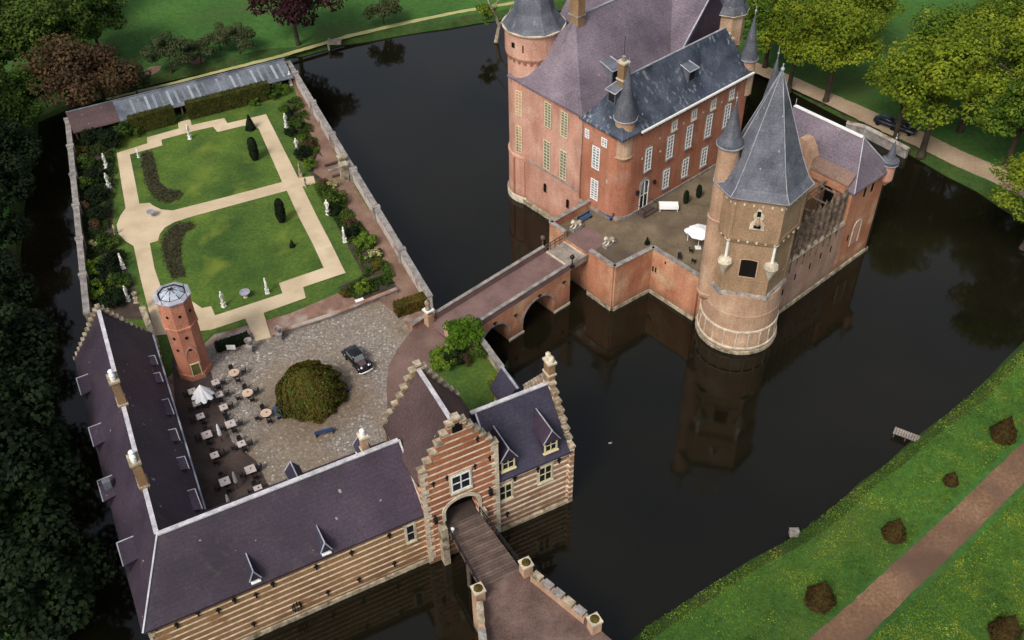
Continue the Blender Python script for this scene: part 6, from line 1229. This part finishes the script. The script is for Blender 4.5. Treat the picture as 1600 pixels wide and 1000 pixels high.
def cone_plant(key, seed, R_, h, leaf, prof='cone', n=3600, ls=.16, name='clipped_yew', cat='topiary', core=None):
    rng = np.random.default_rng(seed); t = rng.uniform(0, 1, n); 
    if prof == 'cone': rad = R_*(1-t)**.85
    elif prof == 'col': rad = R_*np.sqrt(np.clip(1-(2*t-1)**2*.96, 0, 1))**.7
    elif prof == 'drop': rad = R_*np.where(t < .25, .8+.2*np.sin(t/.25*math.pi/2), (1-(t-.25)/.75)**1.1)
    else: rad = R_*np.sqrt(np.clip(1-t**2, 0, 1))*(1-.22*t)*(.9+.1*np.minimum(1, t*5))
    a = rng.uniform(0, 2*math.pi, n); lump = 1+.09*np.sin(a*5+seed)*np.sin(t*9+seed)+.06*np.sin(a*11+t*17)+.03*np.sin(a*23+t*31); rr = rad*lump*rng.uniform(.86, 1.04, n)
    P = np.stack([rr*np.cos(a), rr*np.sin(a), t*h], 1); N_ = np.stack([np.cos(a), np.sin(a), np.full(n, .6)], 1)+rng.normal(size=(n, 3))*.5; N_ /= np.linalg.norm(N_, axis=1)[:, None]
    r = thing(name, 'x', cat, (0, 0, 0)); leaf_obj('foliage', quads(P, N_, rng.uniform(.6, 1.3, n)*ls, rng), leaf, r)
    m = MB(); m.tube([(0, 0, 0), (0, 0, h*.75)], [max(.06, R_*.12), .03], 7); m.build('trunk', 'bark', r, local=True)
    m = MB(); zs = [.02, .15, .3, .5, .7, .85, .96]; 
    def f(t):
        return R_*((1-t)**.85 if prof == 'cone' else max(0, 1-(2*t-1)**2*.96)**.35 if prof == 'col' else ((.8+.2*math.sin(t/.25*math.pi/2)) if t < .25 else (1-(t-.25)/.75)**1.1) if prof == 'drop' else math.sqrt(max(0, 1-t*t))*(1-.22*t)*.97)
    m.lathe((0, 0), [(max(.03, f(t)*.84), t*h) for t in zs], 14); m.build('inner_foliage', leaf, r, local=True); PROTO[key] = r
cone_plant('yewcone', 51, .85, 2.7, 'l_yew'); cone_plant('yewcol', 52, .62, 3.6, 'l_yew', 'col'); cone_plant('drop', 53, 1.22, 3.2, 'l_topiary', 'drop', 7000, .15, name='teardrop_topiary')
cone_plant('mound', 54, 3.75, 4.6, 'l_mound', 'dome', 26000, .24, name='weeping_tree', cat='tree')
plant('yewcone', 392, 202, 'dark clipped cone at the corner of the far lawn', .9, z=GZ); plant('yewcol', 399, 250, 'dark columnar yew on the far lawn', 1.0, z=GZ); plant('yewcol', 441, 347, 'dark columnar yew on the near lawn by the crossing of the walks', 1.0, z=GZ); plant('yewcone', 457, 386, 'small dark cone on the near lawn', .45, z=GZ); plant('yewcone', 389, 224, 'little brownish bush on the far lawn above the columnar yew', .35, z=GZ)
plant('yewcone', 454, 186, 'dark cone in the right border near the gallery', .8, z=GZ); plant('yewcone', 148, 446, 'narrow dark cone in the lower left border', .6, z=GZ)
plant('mound', 487, 622, 'broad olive brown dome shaped tree in the middle of the courtyard', 1.0, z=GZ)
plant('yewcone', 794, 606, 'dark conifer between the east wing roof and the moat', 1.2, z=GZ, sz=1.25); plant('sh_green', 782, 604, 'green shrub left of the dark conifer by the east wing', .9, z=GZ)
q_, n_ = M.g(1069, 318, TZ)
for (px, py, lb) in ((1071, 318, 'dark potted conifer on the terrace right of the white covered table'), (1091, 309, 'dark potted conifer on the terrace nearest the round turret')):
    o = plant('yewcol', px, py, lb, .55, z=TZ); 
plant('yewcone', 1011, 381, 'tiny green conifer beside the terrace wall corner', .4, z=TZ+.05)
for px, py, s, lb in ((1565, 684, 1.05, 'teardrop topiary beside the track at the right edge, farthest of the row'), (1484, 755, .6, 'small dark teardrop topiary, second from the right edge'), (1395, 838, .9, 'teardrop topiary on the bank, third of the row from the right'), (1279, 942, 1.08, 'teardrop topiary on the bank nearest the bottom edge'), (1163, 1032, 1.0, 'teardrop topiary just cut by the bottom edge'), (1567, 995, 1.1, 'teardrop topiary on the lawn in the bottom right corner')):
    plant('drop', px, py, lb, s, z=1.0, group='teardrop topiaries beside the track')
def hedge(label, fr, q0, q1, n0, n1, z0, z1, leaf='l_hedge', dens=60, ls=.16, name='hedge'):
    p = fr.w((q0+q1)/2, (n0+n1)/2, z0); r = thing(name, label, 'hedge', p); m = MB(); m.box(fr, q0+.06, q1-.06, n0+.06, n1-.06, z0, z1-.06); m.build('inner_foliage', leaf, r)
    rng = np.random.default_rng(int(abs(q0*7+n0))); P = []; N_ = []
    Lx, Ly, Lz = q1-q0, n1-n0, z1-z0
    for ar, f, nr in ((Lx*Ly, lambda u, v: (q0+u*Lx, n0+v*Ly, np.full_like(u, z1)), (0, 0, 1)), (Lx*Lz, lambda u, v: (q0+u*Lx, np.full_like(u, n0), z0+v*Lz), (0, -1, 0)), (Ly*Lz, lambda u, v: (np.full_like(u, q0), n0+u*Ly, z0+v*Lz), (-1, 0, 0)), (Ly*Lz, lambda u, v: (np.full_like(u, q1), n0+u*Ly, z0+v*Lz), (1, 0, 0)), (Lx*Lz, lambda u, v: (q0+u*Lx, np.full_like(u, n1), z0+v*Lz), (0, 1, 0))):
        k = int(ar*dens)+4; u = rng.uniform(0, 1, k); v = rng.uniform(0, 1, k); a, b, c_ = f(u, v); a = a+rng.normal(size=k)*.04; b = b+rng.normal(size=k)*.04; c_ = c_+rng.normal(size=k)*.04
        wx = fr.o.x+fr.u.x*a+fr.n.x*b; wy = fr.o.y+fr.u.y*a+fr.n.y*b; P.append(np.stack([wx-p.x, wy-p.y, c_-p.z], 1)); nv = fr.u*nr[0]+fr.n*nr[1]; N_.append(np.tile([nv.x, nv.y, nr[2]], (k, 1))+rng.normal(size=(k, 3))*.55)
    P = np.concatenate(P); N_ = np.concatenate(N_); N_ /= np.linalg.norm(N_, axis=1)[:, None]; leaf_obj('leaves', quads(P, N_, rng.uniform(.6, 1.3, len(P))*ls, rng), leaf, r)
def hq(px, py, z=GZ): return B.g(px, py, z)
a, b = hq(208, 212), hq(278, 194); hedge('tall clipped hedge in front of the left part of the gallery', B, a[0], b[0], (a[1]+b[1])/2, (a[1]+b[1])/2+1.3, GZ, 7.2)
a, b = hq(297, 188), hq(425, 156); hedge('tall clipped hedge in front of the right part of the gallery', B, a[0], b[0], (a[1]+b[1])/2, (a[1]+b[1])/2+1.3, GZ, 7.2)
a, b = hq(622, 497), hq(668, 478); hedge('block of clipped hedge at the end of the bridge beside the lion post', B, a[0], b[0], a[1]-.1, a[1]+1.3, GZ, 6.1, 'l_olive')
a, b = hq(340, 552), hq(392, 536); hedge('low dark hedge between the lawn and the cafe beside the tower', B, a[0], b[0], (a[1]+b[1])/2, (a[1]+b[1])/2+.9, GZ, 5.6, 'l_dark')
m = MB(); p = A(266, 590, GZ); q_, n_ = B.q(p)
X['l_dark2'] = leafm('border leaves', (.010, .026, .005), (.032, .062, .010), (.06, .075, .018), .5, .2)
X['l_bed'] = leafm('dark bedding leaves', (.026, .022, .012), (.052, .042, .024), (.035, .045, .014), 1.2, .15)
# grass tufts and flowers on the near bank: nobody could count them
rng = np.random.default_rng(3)
def scatter(poly_px, n, zf, size, name, mt, label, cat, clump=None):
    P = [A(x, y, 1.0) for x, y in poly_px]; tr_ = tessellate_polygon([[Vector((p.x, p.y, 0)) for p in P]]); T_ = [[P[i] for i in t] for t in tr_]
    ar = np.array([abs((t[1]-t[0]).cross(t[2]-t[0]).z) for t in T_]); ar /= ar.sum(); idx = rng.choice(len(T_), n, p=ar); u = rng.uniform(0, 1, (n, 2)); u = np.where(u.sum(1)[:, None] > 1, 1-u, u)
    V = np.array([[list(v) for v in t] for t in T_])[idx]; pts = V[:, 0]+(V[:, 1]-V[:, 0])*u[:, :1]+(V[:, 2]-V[:, 0])*u[:, 1:]
    if clump: 
        f = np.sin(pts[:, 0]*.9+2*np.sin(pts[:, 1]*.5))+np.sin(pts[:, 1]*1.3+1.7*np.sin(pts[:, 0]*.7))+rng.normal(size=n)*.5; pts = pts[f > clump]
    k = len(pts); pts[:, 2] = zf+rng.uniform(0, size*.6, k); N_ = rng.normal(size=(k, 3))*.5+np.array([0, 0, 1]); N_ /= np.linalg.norm(N_, axis=1)[:, None]
    o = leaf_obj(name, quads(pts, N_, rng.uniform(.5, 1.3, k)*size, rng), mt); return tag(o, label, cat, kind='stuff')
bankpoly = [(1000, 985), (1120, 908), (1240, 838), (1345, 757), (1425, 694), (1505, 625), (1610, 535), (1680, 560), (1640, 640), (1590, 690), (1500, 770), (1430, 840), (1350, 915), (1262, 995), (1200, 1050), (1000, 1050)]
lawnpoly = [(1360, 1000), (1430, 935), (1510, 860), (1605, 760), (1700, 700), (1720, 1050), (1320, 1050)]
for i, pl in enumerate((bankpoly, lawnpoly)):
    scatter(pl, 36000, 1.0, .13, 'grass', 'l_grass' if False else 'l_green', 'grass tufts growing over the near bank' if i == 0 else 'grass tufts on the lawn right of the track', 'grass')
    scatter(pl, 9000, 1.06, .12, 'wildflowers', leafm('yellow green flowers', (.13, .24, .02), (.27, .36, .05), None, .5), 'small yellow flowers scattered on the near bank' if i == 0 else 'small yellow flowers on the lawn right of the track', 'flowers', clump=1.35)
for i, pp in enumerate((((224, 240), (238, 238), (244, 262), (250, 285), (262, 296), (280, 298), (286, 304), (278, 312), (262, 318), (246, 312), (234, 300), (228, 285), (222, 262)), ((300, 349), (306, 356), (290, 364), (284, 376), (282, 392), (284, 410), (290, 432), (270, 436), (262, 420), (256, 400), (254, 378), (264, 360), (280, 351)))):
    P = [A(x, y, GZ) for x, y in pp]; c_ = sum(P, Vector())/len(P); P = [p+(p-c_).normalized()*.25 for p in P]; tr_ = tessellate_polygon([[Vector((p.x, p.y, 0)) for p in P]]); T_ = [[P[k] for k in t] for t in tr_]
    ar = np.array([abs((t[1]-t[0]).cross(t[2]-t[0]).z) for t in T_]); ar /= ar.sum(); n_ = 1700; idx = rng.choice(len(T_), n_, p=ar); u = rng.uniform(0, 1, (n_, 2)); u = np.where(u.sum(1)[:, None] > 1, 1-u, u)
    V = np.array([[list(v) for v in t] for t in T_])[idx]; pts = V[:, 0]+(V[:, 1]-V[:, 0])*u[:, :1]+(V[:, 2]-V[:, 0])*u[:, 1:]; pts[:, :2] += rng.normal(size=(n_, 2))*.12; pts[:, 2] = GZ+.05+rng.uniform(0, .3, n_)
    N_ = rng.normal(size=(n_, 3))*.6+np.array([0, 0, 1]); N_ /= np.linalg.norm(N_, axis=1)[:, None]
    tag(leaf_obj('bedding_plants', quads(pts, N_, rng.uniform(.6, 1.3, n_)*.17, rng), 'l_bed'), ('dark bedding plants filling the curved bed of the far lawn', 'dark bedding plants filling the curved bed of the near lawn')[i], 'bedding plants', kind='stuff')
def under(px_poly, n_, name, label, cat, mt, hmax, size, seed):
    P = [A(x, y, GZ) for x, y in px_poly]; tr_ = tessellate_polygon([[Vector((p.x, p.y, 0)) for p in P]]); T_ = [[P[k] for k in t] for t in tr_]; g = np.random.default_rng(seed)
    ar = np.array([abs((t[1]-t[0]).cross(t[2]-t[0]).z) for t in T_]); ar /= ar.sum(); idx = g.choice(len(T_), n_, p=ar); u = g.uniform(0, 1, (n_, 2)); u = np.where(u.sum(1)[:, None] > 1, 1-u, u)
    V = np.array([[list(v) for v in t] for t in T_])[idx]; pts = V[:, 0]+(V[:, 1]-V[:, 0])*u[:, :1]+(V[:, 2]-V[:, 0])*u[:, 1:]
    f = .5+.25*np.sin(pts[:, 0]*1.9+2*np.sin(pts[:, 1]*1.1))+.25*np.sin(pts[:, 1]*2.3+1.7*np.sin(pts[:, 0]*1.3)); keep = f > .28; pts = pts[keep]; f = f[keep]; k = len(pts)
    pts[:, 2] = GZ+.05+f*hmax*g.uniform(.3, 1, k); N_ = g.normal(size=(k, 3))*.6+np.array([0, 0, 1]); N_ /= np.linalg.norm(N_, axis=1)[:, None]
    tag(leaf_obj(name, quads(pts, N_, g.uniform(.6, 1.3, k)*size, g), mt), label, cat, kind='stuff')
under([(122, 195), (176, 205), (182, 300), (172, 330), (170, 370), (200, 420), (205, 470), (150, 490), (132, 400), (118, 250)], 22000, 'border_planting', 'low mixed planting filling the left garden border', 'border plants', 'l_dark2', .9, .22, 5)
under([(448, 160), (470, 155), (500, 232), (484, 262), (462, 240)], 7000, 'border_planting', 'low green planting in the far part of the right garden border', 'border plants', 'l_mid', .8, .2, 6)
under([(488, 290), (515, 285), (545, 325), (590, 385), (622, 440), (560, 470), (532, 458), (572, 430), (535, 365), (505, 320)], 14000, 'border_planting', 'low green planting in the near part of the right garden border', 'border plants', 'l_mid', .8, .2, 7)
for k in list(PROTO.values()):
    if k.name not in used:
        for c_ in list(k.children): bpy.data.objects.remove(c_)
        bpy.data.objects.remove(k)
